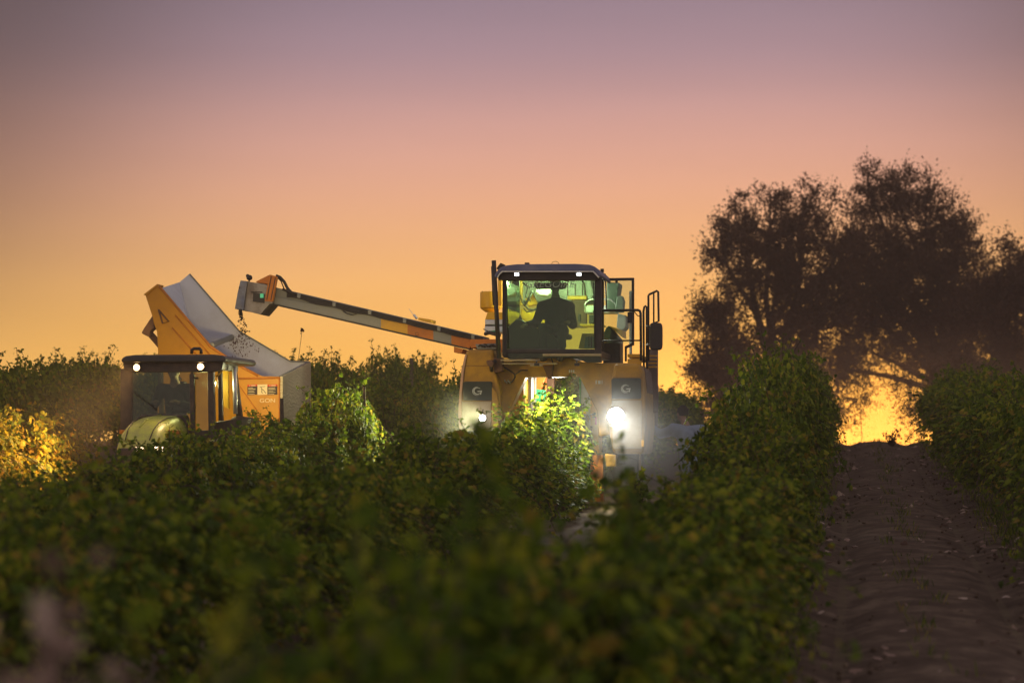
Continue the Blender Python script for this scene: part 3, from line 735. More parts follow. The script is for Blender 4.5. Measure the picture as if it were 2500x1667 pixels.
for xx, yl in ((1172, .7), (1535, .7), (1172, 3.1), (1535, 3.1)):
    p = P(xx, 1240, yl); p.z = .58; wheel(H, p, .58, .38)
# front hoses, wiper bars
H.part('grab_bar', DUSTY, [('r', 1325, 863, 1468, 869, -.32, -.27), ('r', 1222, 877, 1318, 881, -.3, -.26), ('r', 1225, 886, 1360, 889, -.28, -.22), ('r', 1294, 890, 1324, 894, -.3, -.26)], .004)
H.part('hydraulic_hose', BLK, [('t', [(1222, 890, -.1), (1240, 902, -.12), (1255, 912, -.1), (1258, 920, -.08), (1250, 932, -.08), (1242, 934, -.02)], .012), ('t', [(1289, 904, -.1), (1272, 904, -.12), (1258, 914, -.1), (1254, 928, -.06)], .012),
    ('t', [(1200, 905, -.2), (1198, 888, -.3), (1212, 880, -.28)], .03), ('t', [(1345, 872, -.1), (1352, 890, -.1), (1348, 908, -.04)], .01)], 0)
H.part('hose_fitting', SIL, [('t', [(1232 + i * 4, 928 + (i % 2) * 4, -.06), (1234 + i * 4, 932 + (i % 2) * 4, -.02)], .012) for i in range(4)], 0)
H.part('bracket', BRN, [('p', [(1325, 893), (1352, 893), (1347, 925), (1338, 925), (1330, 905)], -.06, 0), ('p', [(1200, 872), (1226, 872), (1228, 905), (1204, 912)], -.2, -.02)], .01)
# cab
CY = -.28
fr = H.part('cab_frame', BLK, [('r', 1226, 676, 1236, 868, CY, CY + .1), ('r', 1451, 676, 1468, 868, CY, CY + .1), ('r', 1236, 676, 1451, 685, CY, CY + .1), ('r', 1236, 852, 1451, 862, CY, CY + .1),
    ('r', 1232, 676, 1241, 868, 1.25, 1.33), ('r', 1460, 676, 1470, 868, 1.25, 1.33), ('r', 1300, 0 + 676, 1304, 680, 1.25, 1.33)], .012)
H.part('cab_floor', BLK, [('r', 1228, 856, 1468, 872, CY + .02, 1.33)], .01)
H.part('lower_step', PAD, [('p', [(1240, 862), (1466, 862), (1466, 884), (1430, 884), (1400, 872), (1240, 876)], CY - .02, CY + .2)], .005)
H.part('windscreen', CLG, [('r', 1236, 685, 1451, 852, CY + .03, CY + .036)], 0)
ws = H.part('sign_band', STB, [('p', [(1305, 690), (1383, 690), (1383, 700), (1378, 706), (1310, 706), (1305, 700)], CY + .16, CY + .18)], .01)
tz = P(1341, 694.5, CY + .02)
text_mesh('windscreen_lettering', 'GREGOIRE', .14, paint('lettering_grey', (.32, .38, .32), .6, amt=.1), H.e, tz, (R(90), 0, 0), .25, .001).scale = (1.12, 1, 1)
H.part('side_window', CLG, [('p', [(1238, 686), (1236, 690), (1236, 850), (1238, 850)], CY + .12, 1.25)], 0)
def roofprism(y0, y1, s=0):
    return ('p', [(1207, 676), (1209, 668), (1215, 659), (1224, 652), (1238, 647.5), (1262, 645), (1405, 644), (1440, 646), (1452, 651), (1462, 660), (1468, 672), (1463, 677), (1457, 669), (1450, 662), (1224, 662), (1218, 668), (1212, 677)], y0, y1)
H.part('cab_roof', paint('roof_paint', (.10, .11, .20), .38, dirt=(.3, .28, .3), amt=.4, scale=3), [roofprism(-.5, .98)], .03)
H.part('headliner', BLK, [('r', 1226, 662.5, 1448, 664, -.28, 1.1)], 0)
H.part('roof_rim', paint('roof_rim_white', (.7, .68, .66), .5), [('p', [(1213, 676.5), (1219, 667), (1225, 661.5), (1449, 661.5), (1456, 668), (1463, 677), (1460, 678), (1452, 669), (1447, 664), (1227, 664), (1221, 669), (1215, 678)], -.51, -.48)], .002)
H.part('roof_fascia', BLK, [('p', [(1222, 664), (1448, 664), (1460, 677), (1460, 684), (1216, 684), (1216, 676)], -.36, -.29)], .01)
H.part('roof_fitting', BLK, [('p', [(1212, 655), (1217, 648), (1222, 642), (1230, 645), (1226, 652), (1214, 658)], -.1, .1), ('r', 1281, 641, 1291, 646, .2, .3), ('t', [(1346, 645, .3), (1350, 639.5, .3), (1356, 638, .3), (1362, 640, .3), (1365, 645, .3)], .004), ('r', 1466, 656, 1473, 664, .3, .4)], 0)
for cx in (1261.5, 1413.5):
    b_ = H.part('work_lamp', BLK, [('r', cx - 6.5, 664, cx + 6.5, 675, -.42, -.36)], .004)
    H.part('lens', E_S, [('r', cx - 5, 667, cx + 5, 673, -.426, -.4205)], 0, b_)
for cx, tx in ((1261.5, 1320), (1413.5, 1385)):
    q_ = P(cx, 671, -.5); spot(H, 'work_lamp_beam', q_, P(tx, 1120, -1.7), 420, (.98, 1, .62), R(50), .7)
for cx in (1258.5, 1423): H.part('inner_speaker', BLK, [('c', (cx, 687.5, CY + .1), (cx, 687.5, CY + .2), .019)], 0)
H.part('windscreen_seal', PAD, [('t', [(1449, 690, CY - .01), (1452, 850, CY - .01)], .008), ('t', [(1236.5, 690, CY - .01), (1240, 850, CY - .01)], .008)], 0)
H.part('exhaust_pipe', BLK, [('c', (1205.5, 636, -.38), (1218, 875, -.38), .034), ('c', (1202, 650, -.3), (1206, 745, -.3), .02)], 0)
# open door to the right of the cab
dy = .95
H.part('door_frame', BLK, [('p', [(1468, 679), (1548, 678), (1548, 843), (1542, 843), (1542, 684.5), (1474, 685.5), (1474, 870), (1468, 870)], dy, dy + .05), ('p', [(1548, 838), (1544, 844), (1530, 850), (1530, 882), (1525, 882), (1525, 845), (1542, 838)], dy, dy + .05), ('r', 1502, 684, 1508, 690, dy - .02, dy)], .004)
H.part('door_glass', CLG2, [('p', [(1474, 685), (1542, 685), (1542, 838), (1474, 838)], dy + .02, dy + .026)], 0)
H.part('door_hinge_rod', BLK, [('t', [(1477, 668, .5), (1481, 755, .5)], .011)], 0)
H.part('handrail', BLK, [('t', [(1470, 758, .1), (1558, 757, .1), (1562, 759, .1), (1564, 765, .1), (1565, 880, .1)], .02), ('t', [(1470, 832, .1), (1564, 831, .1)], .012), ('r', 1532, 762, 1544, 788, .15, .2), ('t', [(1549, 761, .12), (1556, 770, .12), (1561, 772, .12)], .008)], 0)
H.part('ladder_rail', BLK, [('t', [(1572, 900, .5), (1571, 760, .5), (1573, 749, .5), (1576, 747, .5), (1579, 750, .5), (1579, 900, .5)], .017), ('t', [(1583, 880, .9), (1583, 722, .9), (1585, 719, .9), (1604, 710, .9), (1607, 712, .9), (1608, 784, .9), (1597, 789, .9)], .017), ('t', [(1596, 716, .9), (1596, 788, .9)], .013)], 0)
H.part('ladder_step', YELC, [('r', 1583, 867 + i * 9, 1603, 870 + i * 9, 1.0, 1.1) for i in range(4)], .003)
mi = MB(); mo = []
for i in range(28):
    a = 2 * math.pi * i / 28; sx = math.copysign(abs(math.cos(a)) ** .45, math.cos(a)); sz = math.copysign(abs(math.sin(a)) ** .3, math.sin(a))
    mo.append((1601 + 16 * sx, 821 - 33.5 * sz))
H.pr(mi, mo, .1, .2); mi.build('wing_mirror', BLK, H.e, .02)
H.part('mirror_arm', BLK, [('t', [(1578, 797, .3), (1590, 797, .2)], .018), ('t', [(1578, 841, .3), (1590, 841, .2)], .018)], 0)
H.part('air_column', BLK, [('p', [(1480, 800), (1486, 795), (1514, 828), (1514, 895), (1472, 895), (1474, 812)], 1.2, 1.7)], .01)
H.part('yellow_brace', YELC, [('p', [(1486, 795), (1520, 806), (1520, 824)], 1.15, 1.75)], .004)
H.part('filter_housing', GRN and paint('dark_green_housing', (.05, .08, .05), .5, amt=.4), [('p', [(1481, 689), (1513, 690), (1507, 730), (1500, 760), (1481, 760)], 2.0, 2.5), ('p', [(1505, 722), (1520, 722), (1524, 735), (1522, 762), (1500, 762)], 1.9, 2.1)], .02)
H.part('engine_cover', GREY, [('p', [(1508, 765), (1528, 770), (1528, 798), (1520, 806), (1505, 800)], 1.95, 2.5), ('r', 1536, 710, 1542, 880, 2.2, 2.3)], .01)
H.part('deck', YELC, [('r', 1532, 864, 1562, 872, .2, 2.6), ('r', 1532, 876, 1563, 890, .15, .4)], .006)
H.part('side_board', paint('dusty_purple_board', (.17, .12, .11), .85, amt=.5), [('p', [(1580, 852), (1606, 852), (1606, 1005), (1582, 1010)], 1.3, 1.36), ('p', [(1566, 892), (1576, 905), (1580, 940), (1577, 1060), (1568, 1060)], .2, 2.4)], .01)
H.part('orange_reflector', emis('reflector_amber', (1, .6, .15), .4) and YELC, [('r', 1566, 1074, 1572, 1090, -.26, -.22)], .002)
# machinery behind the cab
H.part('rear_bin', WHT, [('p', [(1250, 676), (1440, 676), (1450, 720), (1440, 735), (1250, 735)], 2.9, 3.9)], .02)
H.part('rear_bin_rib', BRN, [('r', 1385 + i * 18, 692, 1387 + i * 18, 722, 2.88, 2.9) for i in range(3)] + [('p', [(1424, 690), (1427, 690), (1431, 722), (1427, 722)], 2.86, 2.88)], .002)
H.part('rear_crossbar', YELC, [('r', 1385, 722, 1432, 731, 2.5, 2.7), ('r', 1268, 676, 1275, 745, 2.1, 2.2), ('p', [(1272, 752), (1296, 765), (1330, 752), (1336, 762), (1330, 790), (1290, 792), (1270, 775)], 1.9, 2.3), ('p', [(1282, 730), (1300, 715), (1312, 742), (1290, 748)], 2.2, 2.35), ('p', [(1236, 755), (1250, 755), (1250, 775), (1236, 780)], 2.2, 2.4)], .01)
H.part('fan_shroud', WHT, [('p', [(1308, 700), (1345, 700), (1345, 718), (1335, 722), (1315, 720), (1305, 712)], 1.9, 2.3)], .03)
H.part('rear_hose', BLK, [('t', [(1278, 752, 1.8), (1286, 762, 1.8), (1300, 758, 1.8), (1316, 750, 1.8), (1335, 752, 1.8)], .012), ('t', [(1270, 720, 1.8), (1276, 740, 1.8), (1290, 755, 1.8), (1316, 757, 1.8)], .012), ('t', [(1276, 690, 1.9), (1288, 700, 1.8), (1284, 725, 1.8), (1296, 735, 1.8)], .012), ('t', [(1300, 712, 1.8), (1290, 730, 1.8), (1280, 748, 1.8)], .018)], 0)
H.part('ram_rod', SIL, [('t', [(1300, 708, 1.85), (1289, 735, 1.85)], .022)], 0)
H.part('brown_bulkhead', BRN, [('r', 1395, 732, 1432, 800, 2.5, 2.6)], .01)
H.part('fuel_tank', WHT, [('p', [(1428, 748), (1434, 745), (1500, 745), (1506, 752), (1506, 764), (1426, 764)], 2.1, 2.5)], .03)
H.part('tank_rail', SIL, [('t', [(1428, 762, 2.0), (1428, 742, 2.0), (1438, 732, 2.0), (1458, 729, 2.0), (1490, 731, 2.0), (1503, 742, 2.0), (1503, 762, 2.0)], .014)], 0)
H.part('valve_block', BLK, [('r', 1438, 768, 1452, 790, 2.0, 2.2), ('r', 1411, 766, 1417, 785, 2.0, 2.1), ('t', [(1440, 790, 1.9), (1452, 784, 1.9), (1462, 790, 1.9)], .01)], .006)
H.part('valve_tray', YELC, [('r', 1416, 791, 1470, 795, 1.7, 2.3)], .004)
H.part('floor_box', YELC, [('p', [(1421, 814), (1455, 814), (1457, 850), (1412, 850)], .1, .3)], .006)
H.part('floor_box_plate', GREY, [('p', [(1430, 822), (1452, 822), (1453, 850), (1426, 850)], .08, .1)], .002)
H.part('lever', BLK, [('t', [(1438 + i * 6, 848, .04), (1438 + i * 6, 820, .04)], .009) for i in range(2)], 0)
H.part('seat', BLK, [('p', [(1334, 792), (1376, 792), (1382, 850), (1328, 850)], .62, .75), ('r', 1318, 812, 1388, 826, .15, .7)], .04)
H.part('steering_console', BLK, [('p', [(1238, 800), (1262, 776), (1300, 796), (1345, 815), (1380, 852), (1240, 852)], -.05, .12)], .03)
H.part('cab_pillar', BLK, [('p', [(1250, 685), (1268, 685), (1268, 765), (1276, 782), (1285, 790), (1236, 790), (1247, 776), (1250, 765)], 1.27, 1.33)], .004)
H.part('left_tank', YELC, [('c', (1199, 713, 1.75), (1199, 752, 1.75), .175), ('c', (1199, 753, 1.75), (1199, 762, 1.75), .17, .09)], .004).name = 'hydraulic_tank'
H.part('tank_cap', BLK, [('c', (1178 + i * 8, 713, 1.7), (1178 + i * 8, 710.5, 1.7), .008) for i in range(6)], 0)
H.part('bin_hopper', YELC, [('p', [(1190, 762), (1238, 762), (1242, 780), (1184, 780)], 1.5, 2.0)], .01)
H.part('bin_side', SIL, [('r', 1184, 780, 1240, 793, 1.5, 2.0), ('r', 1183, 796, 1240, 812, 1.5, 2.0)], .01)
H.part('bin_band', BLK, [('r', 1184, 793, 1240, 796, 1.52, 1.98)], 0)
H.part('bin_yellow_post', YELC, [('r', 1216, 684, 1225, 745, 1.6, 1.7)], .003)
# boom
def L_(t, a, b): return (a[0] + (b[0] - a[0]) * t, a[1] + (b[1] - a[1]) * t)
TA, TB = (671, 701), (1185, 822); BA, BB = (658, 742.5), (1146, 854)
def top(x): return 701 + (x - 671) * (121 / 514)
def mid(x): return 724 + (x - 671) * (96 / 480) if x < 930 else 774 + (x - 930) * (47 / 223)
def bot(x): return 742.5 + (x - 658) * (111.5 / 488)
BY0, BY1 = 1.3, 1.72
bm = H.part('boom', GREY, [('p', [(655, top(655)), (1186, top(1186)), (1186, top(1186) + 8), (1146, mid(1146)), (1146, bot(1146)), (655, bot(655))], BY0 + .03, BY1)], .006)
for x0, x1, mt in ((671, 930, GREY), (930, 995, YELC), (995, 1058, ORG), (1058, 1102, GREY), (1102, 1147, ORG)):
    H.part('boom_panel', mt, [('p', [(x0, mid(x0)), (x1, mid(x1)), (x1, bot(x1) - 4), (x0, bot(x0) - 4)], BY0, BY0 + .027)], .002, bm)
H.part('boom_lower_rail', BLK, [('p', [(655, bot(655) - 3.5), (1146, bot(1146) - 3.5), (1146, bot(1146)), (655, bot(655))], BY0 - .01, BY0 + .028)], .002, bm)
cb = []
for k, (o1, o2) in enumerate(((4, 1), (7, 3), (10, 6), (13, 8))):
    pts = []
    for i in range(0, 56):
        x = 700 + i * 8.7; c = math.sin((x - 729) / 86.3 * math.pi) ** 2
        pts.append((x, top(x) + o1 + (o2 * .5) * c * (1 if x < 900 else .4), BY0 - .02 - .006 * k))
    cb.append(('t', pts, .011))
cb.append(('t', [(834, 756, BY0 - .03), (845, 765, BY0 - .03), (860, 769, BY0 - .03), (876, 764, BY0 - .03)], .007))
H.part('boom_cable', BLK, cb, 0, bm)
H.part('cable_clamp', GREY, [('p', [(x - 3.5, top(x) + 1), (x + 4, top(x) + 2), (x + 4, top(x) + 13), (x - 3.5, top(x) + 12)], BY0 - .06, BY0 + .03) for x in (729, 815, 902, 987, 1071, 1154)], .002, bm)
H.part('boom_top_box', YELC, [('p', [(1021, 775), (1053, 780), (1053, 788), (1021, 781)], BY0, BY1), ('r', 1056, 787, 1061, 790, BY0, BY0 + .1)], .004, bm)
H.part('boom_aerial', WHT, [('t', [(1010, 768, 1.5), (1018, 778, 1.5)], .02), ('t', [(998, 753, 1.5), (1012, 772, 1.5)], .004)], 0, bm)
H.part('boom_bolt', BLK, [('c', (x, mid(x) + 2, BY0 - .015), (x, mid(x) + 2, BY0), .008) for x in (941, 968, 998, 1022, 1046, 1062, 1078, 1106, 1140)], 0, bm)
H.part('boom_emblem', BRN, [('t', [(1018 + 4 * math.cos(a * .52), 815 + 4 * math.sin(a * .52), BY0 - .004) for a in range(12)], .003), ('t', [(1014, 819, BY0 - .004), (1024, 823, BY0 - .004)], .003)], 0, bm)
H.part('boom_foot', ORG, [('p', [(1108, 846), (1132, 852), (1127, 863), (1108, 860)], BY0, BY1), ('p', [(1148, 828), (1225, 828), (1225, 836), (1150, 850), (1146, 840)], 1.0, 1.9), ('r', 1223, 830, 1236, 860, .6, 1.5)], .006, bm)
H.part('boom_pivot', GREY, [('p', [(1160, 840), (1226, 838), (1226, 852), (1165, 853)], .8, 1.6)], .01, bm)
H.part('boom_tangle', BLK, [('t', [(1185, 815, 1.2), (1195, 812, 1.1), (1210, 816, 1.1), (1222, 820, 1.1)], .03), ('t', [(1180, 803, 1.2), (1190, 808, 1.2), (1196, 814, 1.2)], .008)] + [('t', [(1168 + i * 7, 846 - (i % 3) * 3, .78), (1172 + i * 7, 841 + (i % 2) * 4, .76), (1178 + i * 7, 847, .78)], .012) for i in range(8)], 0, bm)
H.part('green_hose_bin', GRN, [('p', [(1190, 808), (1215, 806), (1215, 814), (1190, 815)], 1.3, 1.5)], .01, bm)
hd = H.part('boom_head', paint('dirty_steel', (.30, .27, .24), .5, .5, dirt=(.10, .06, .04), amt=.8, scale=5), [('p', [(604, 687), (646, 694), (665, 700), (665, 741), (658, 742), (635.5, 768), (594, 757), (600, 730)], 1.25, 1.85)], .006, bm)
H.part('head_plate', paint('head_steel', (.22, .24, .28), .4, .6, dirt=(.12, .09, .07), amt=.6), [('p', [(587, 684.5), (604, 686.5), (600, 714), (594, 757.5), (573, 754), (580, 714)], 1.2, 1.85)], .006, bm)
H.part('head_slot', BLK, [('r', 612, 712, 640, 714, 1.235, 1.25), ('p', [(618, 715), (646, 718), (645, 740), (617, 736)], 1.23, 1.25), ('r', 583, 700, 586, 705, 1.18, 1.2)], .002, bm)
H.part('head_label', emis('label_green_glow', (.1, .6, .3), .35), [('r', 635, 717, 643, 727, 1.21, 1.229)], 0, bm)  # green label given a faint glow of its own
H.part('head_bracket', ORG, [('p', [(658, 670), (676, 675), (665, 736), (646, 735), (652, 700)], 1.1, 1.2), ('p', [(625, 687), (657, 671), (655, 694), (626, 690)], 1.3, 1.8)], .006, bm)
H.part('bracket_groove', BLK, [('p', [(661, 675), (663, 675.5), (652, 732), (650, 732)], 1.09, 1.1), ('p', [(671, 678), (673, 678.5), (662, 733), (660, 733)], 1.09, 1.1)], 0, bm)
H.part('head_hose', BLK, [('t', [(674, 673, 1.3), (684, 677, 1.3), (694, 688, 1.3), (702, 704, 1.3), (712, 715, 1.28)], .024), ('t', [(676, 676, 1.3), (686, 686, 1.3), (694, 706, 1.28)], .01), ('t', [(690, 706, 1.27), (705, 712, 1.26), (730, 720, 1.26)], .02)], 0, bm)
cm = MB(); q = P(609, 678, 1.5); cm.ell(q, (.05, .05, .045), 14); cm.ell(q + Vector((-.03, 0, .03)), (.03, .03, .03), 10); cm.cyl(q, P(608, 688, 1.5), .012); cm.build('camera_pod', BLK, bm)
# lamps
LL = P(1178, 1020, -.26); RL = P(1503, 1015, -.26)
disc_lamp(H, 'headlamp', 1178, 1020, -.262, .045, E_W)
disc_lamp(H, 'headlamp', 1503, 1015, -.262, .12, E_BIG)
spot(H, 'headlamp_beam', RL + Vector((0, -.08, 0)), RL + Vector((1.2, -1.2, -1.2)), 130, (1, .98, .92), R(110), .9)
spot(H, 'headlamp_beam', LL + Vector((0, -.06, 0)), LL + Vector((-2.8, -3.2, -.25)), 1000, (1, .97, .5), R(100), .9)
spot(H, 'headlamp_beam', LL + Vector((0, -.06, 0)), LL + Vector((.8, -4, -.8)), 60, (1, .97, .85), R(120), .9)
spot(H, 'headlamp_beam', RL + Vector((0, -.06, 0)), RL + Vector((-1.2, -6, -1.2)), 130, (1, .97, .88), R(150), .9)
for cx, tx in ((1310, 1330), (1408, 1385)):  # lamps added under the cab to light the vine from the front
    H.part('added_tunnel_lamp', BLK, [('r', cx - 6, 886, cx + 6, 893, -.62, -.56), ('t', [(cx, 884, -.59), (cx, 880, -.3)], .012)], .003)
    q_ = P(cx, 896, -.62); spot(H, 'tunnel_fill_beam', q_, P(tx, 1180, -.35), 520, (1, .96, .55), R(72), .6)
point(H, 'tunnel_lamp', P(1360, 940, 1.4), 60, (1, .9, .7), .1)
point(H, 'deck_lamp', P(1330, 690, 1.6), 60, (.95, 1, .8), .1)
point(H, 'deck_lamp', P(1420, 715, 1.5), 34, (.9, 1, .8), .1)
# operator
op = P(1356, 838, .45); J = seated((0, 0, 0), .5, .05, 1.25); J['shL'] = (-.2, -.05, .45); J['shR'] = (.2, -.05, .45); J['elL'] = (-.3, -.1, .2); J['elR'] = (.26, -.06, .18); J['head'] = (0, -.1, .79); J['wrL'] = (-.4, -.48, .16); J['wrR'] = (.24, -.42, .2)
person('person', 'harvester driver in dark clothes seated behind the green tinted windscreen', J, DSHIRT, JEAN, (0, 0, 0), -YAW, bulk=1.2)
drv = bpy.context.scene.objects['person']
def place_local(v, p): return v.o + v.x * p[0] + v.u * p[1] + Vector((0, 0, p[2]))
drv.location = place_local(H, P(1358, 822, .42))

# ------------------------------------------------------------------ tractor
T = Veh('tractor', 407, 32.3, 'narrow tractor with lime green bonnet, dark glazed cab and warm lamps on', 'tractor')
E_T = emis('lamp_warm', (1, .62, .26), 9)
E_T2 = emis('lamp_warm_low', (1, .7, .42), 9)
TP = T.P
DK = paint('tractor_dark_metal', (.035, .028, .024), .5, dirt=(.12, .08, .05), amt=.7, scale=9)
ROOFM = paint('tractor_roof', (.03, .033, .036), .35, dirt=(.07, .05, .035), amt=.6, scale=7)
T.part('cab_roof', ROOFM, [('p', [(294, 882), (297, 874), (306, 869), (330, 866), (520, 865), (546, 868), (552, 878), (546, 884), (300, 885)], -.18, 1.5)], .035)
T.part('roof_beacon', BLK, [('t', [(468, 864, .3), (468, 854, .3), (474, 851, .3), (487, 851, .3), (491, 855, .3), (491, 864, .3)], .022)], 0)
T.part('fascia', DK, [('p', [(300, 884), (545, 884), (541, 903), (516, 908), (322, 908), (303, 903)], -.08, .04), ('p', [(505, 884), (519, 884), (519, 900), (505, 900)], .04, 1.4)], .01)
T.part('cab_pillar', DK, [('p', [(294, 900), (322, 900), (322, 1075), (293, 1075)], -.02, .06), ('p', [(506, 895), (520, 895), (524, 1075), (509, 1075)], -.02, .08), ('p', [(531, 900), (540, 900), (543, 1030), (533, 1030)], .55, .63),
    ('p', [(566, 895), (574, 895), (590, 1020), (576, 1020)], 1.2, 1.3), ('p', [(384, 905), (394, 905), (398, 1020), (388, 1020)], 1.2, 1.3), ('p', [(405, 898), (414, 898), (441, 925), (434, 930)], 1.1, 1.2), ('p', [(462, 915), (468, 906), (473, 915), (474, 1056), (464, 1056)], -.06, .02)], .01)
T.part('sill', DK, [('r', 322, 1050, 509, 1075, -.02, .06), ('p', [(524, 1030), (590, 1020), (590, 1060), (524, 1075)], .3, 1.2), ('r', 300, 1075, 560, 1120, .1, 1.3)], .01)
T.part('windscreen', CLG3, [('p', [(322, 905), (506, 905), (509, 1050), (322, 1050)], .0, .006)], 0)
T.part('side_glass', glass('tractor_side_glass', (.9, .9, .6), .02), [('p', [(520, 905), (566, 902), (578, 1020), (524, 1040)], 1.0, 1.006)], 0)
T.part('wiper', BLK, [('t', [(322, 955, -.03), (385, 1003, -.03)], .006), ('t', [(474, 923, -.03), (484, 923, -.03)], .014)], 0)
T.part('door_bar', YELC, [('t', [(527, 920, .4), (533, 915, .4), (545, 903, .5), (548, 898, .5)], .012), ('p', [(538, 905), (556, 903), (558, 998), (542, 990)], 1.35, 1.4)], 0)
T.part('exhaust_stack', SIL, [('c', (572, 895, .9), (575, 1010, .9), .03)], .002)
T.part('seat', BLK, [('p', [(414, 930), (452, 930), (456, 1010), (410, 1010)], .75, .9), ('r', 408, 995, 458, 1008, .35, .8)], .04)
T.part('steering_wheel', BLK, [('t', [(425 + 22 * math.cos(a * .4), 985 + 9 * math.sin(a * .4), .25 - .05 * math.sin(a * .4)) for a in range(17)], .012), ('t', [(425, 985, .25), (412, 1015, .05)], .02)], 0)
# bonnet: lofted rounded shell
def bonnet():
    m = MB(); secs = [(-.02, .34, 1.38, 1.0), (-.4, .34, 1.36, .95), (-.8, .325, 1.30, .92), (-1.05, .305, 1.21, .90), (-1.2, .28, 1.07, .88), (-1.26, .26, .98, .87)]
    cx = TP(401, 1020, 0).x; n = 20; vs = []
    for (y, hw, zt, zb) in secs:
        for i in range(n + 1):
            a = math.pi * i / n; c, s_ = math.cos(a), math.sin(a)
            vs.append((cx + hw * math.copysign(abs(c) ** .45, c) * (1 - .12 * s_), y, zb + (zt - zb) * (.06 * (1 - abs(c)) + .94 * abs(s_) ** .5)))
    k = n + 1
    m.add(vs, [(j * k + i, j * k + i + 1, (j + 1) * k + i + 1, (j + 1) * k + i) for j in range(len(secs) - 1) for i in range(n)] + [tuple(range((len(secs) - 1) * k, len(secs) * k)), tuple(range(k - 1, -1, -1))], True)
    return m, cx
bm_, bcx = bonnet(); bo_ = bm_.build('bonnet', HOODM, T.e)
mm = MB(); mm.box((bcx - .25, -1.28, .66), (bcx + .27, -.2, .95)); mm.build('grille', DK, T.e, .03)
for s_ in (-1, 1):
    mm = MB(); mm.box((bcx + s_ * .31, -.9, 1.13), (bcx + s_ * .342, -.4, 1.18)); mm.build('bonnet_stripe', ORG, T.e, .004)
for s_ in (-1, 1):
    mm = MB()
    for i in range(6): mm.box((bcx + s_ * .31, -.85 + i * .09, 1.0), (bcx + s_ * .338, -.80 + i * .09, 1.10))
    mm.build('bonnet_louvre', DK, T.e)
mm = MB(); mm.box((bcx - .33, -.03, .95), (bcx + .33, .02, 1.395)); mm.build('bonnet_seal', DK, T.e, .03)
mm = MB()
for s_ in (-1, 1): mm.tube([(bcx + s_ * .2, -.1, 1.375), (bcx + s_ * .19, -.5, 1.345), (bcx + s_ * .18, -.85, 1.28), (bcx + s_ * .17, -1.08, 1.18), (bcx + s_ * .16, -1.22, 1.05)], .008, 6)
mm.build('bonnet_edge', DK, T.e)
mm = MB(); mm.tube([(bcx - .02, -.1, 1.385), (bcx - .02, -.8, 1.315), (bcx - .02, -1.05, 1.215)], .012, 6); mm.build('bonnet_crease', HOODM, T.e)
for cx, cy, rr_ in ((334, 897, .043), (490, 895, .043)): disc_lamp(T, 'roof_lamp', cx, cy, -.12, rr_, E_T, DK)
for xx, w_ in ((343, .05), (388, .06)):
    p = TP(xx, 1097, -1.28); hb = MB(); hb.box((p.x - w_ - .01, -1.31, p.z - .045), (p.x + w_ + .01, -1.25, p.z + .045)); ho = hb.build('headlamp', DK, T.e, .006)
    lb = MB(); lb.box((p.x - w_, -1.325, p.z - .034), (p.x + w_, -1.311, p.z + .034)); lb.build('lens', E_T2, ho)
fm = MB()
for s_, xx in ((-1, -.62), (1, .62)):
    pts = []
    for i in range(9):
        a = math.pi * (i / 8) * .9 + .15; pts.append((.9 + .68 * math.cos(a), .62 + .68 * math.sin(a)))
    for i in range(8):
        a, b = pts[i], pts[i + 1]
        fm.quadslab([(xx - .17, a[0], a[1]), (xx + .17, a[0], a[1]), (xx + .17, b[0], b[1]), (xx - .17, b[0], b[1])], .03)
fm.build('fender', DK, T.e)
for xx in (-.62, .62):
    wheel(T, (xx, .9, .6), .6, .32); wheel(T, (xx * .9 + bcx * .5, -1.0, .38), .38, .24)
T.part('toolbox', DK, [('p', [(562, 1022), (575, 1015), (600, 1018), (620, 1028), (620, 1056), (560, 1062)], .9, 1.3)], .02)
spot(T, 'headlamp_beam', (bcx - .2, -1.6, 1.07), (bcx - 1.8, -2.6, 1.0), 330, (1, .62, .25), R(160), .9)
spot(T, 'headlamp_beam', (bcx + .2, -1.6, 1.07), (bcx + .3, -6, .4), 60, (1, .62, .28), R(140), .9)
p_ = TP(334, 897, -.18); spot(T, 'roof_lamp_beam', p_, p_ + Vector((-1.8, -2.4, -1.2)), 300, (1, .62, .24), R(100), .8)
p_ = TP(490, 895, -.18); spot(T, 'roof_lamp_beam', p_, p_ + Vector((.6, -3, -1.6)), 70, (1, .66, .3), R(110), .8)
# rear work lamps shining on the bin
rl = T.part('rear_lamp', DK, [('r', 545, 886, 560, 896, 1.5, 1.56)], .004)
p_ = TP(560, 900, 1.62); spot(T, 'rear_lamp_beam', p_, p_ + Vector((.9, 2.6, -1.1)), 260, (1, .72, .28), R(160), .9)
p_ = TP(360, 880, 1.62); spot(T, 'rear_lamp_beam', p_, p_ + Vector((.3, 2.6, -.6)), 14, (1, .75, .35), R(165), .9)
point(T, 'cab_fill', TP(500, 935, .8), 22, (1, .9, .4), .05)  # warm fill light added inside the cab, no fitting behind it
Jt = seated((0, 0, 0), .42, .06, 1.0)
person('person', 'tractor driver in a dark cap sitting in silhouette behind the tractor windscreen', Jt, DSHIRT, JEAN, place_local(T, TP(430, 1043, .6)), -YAW, cap=True, voxel=.013)

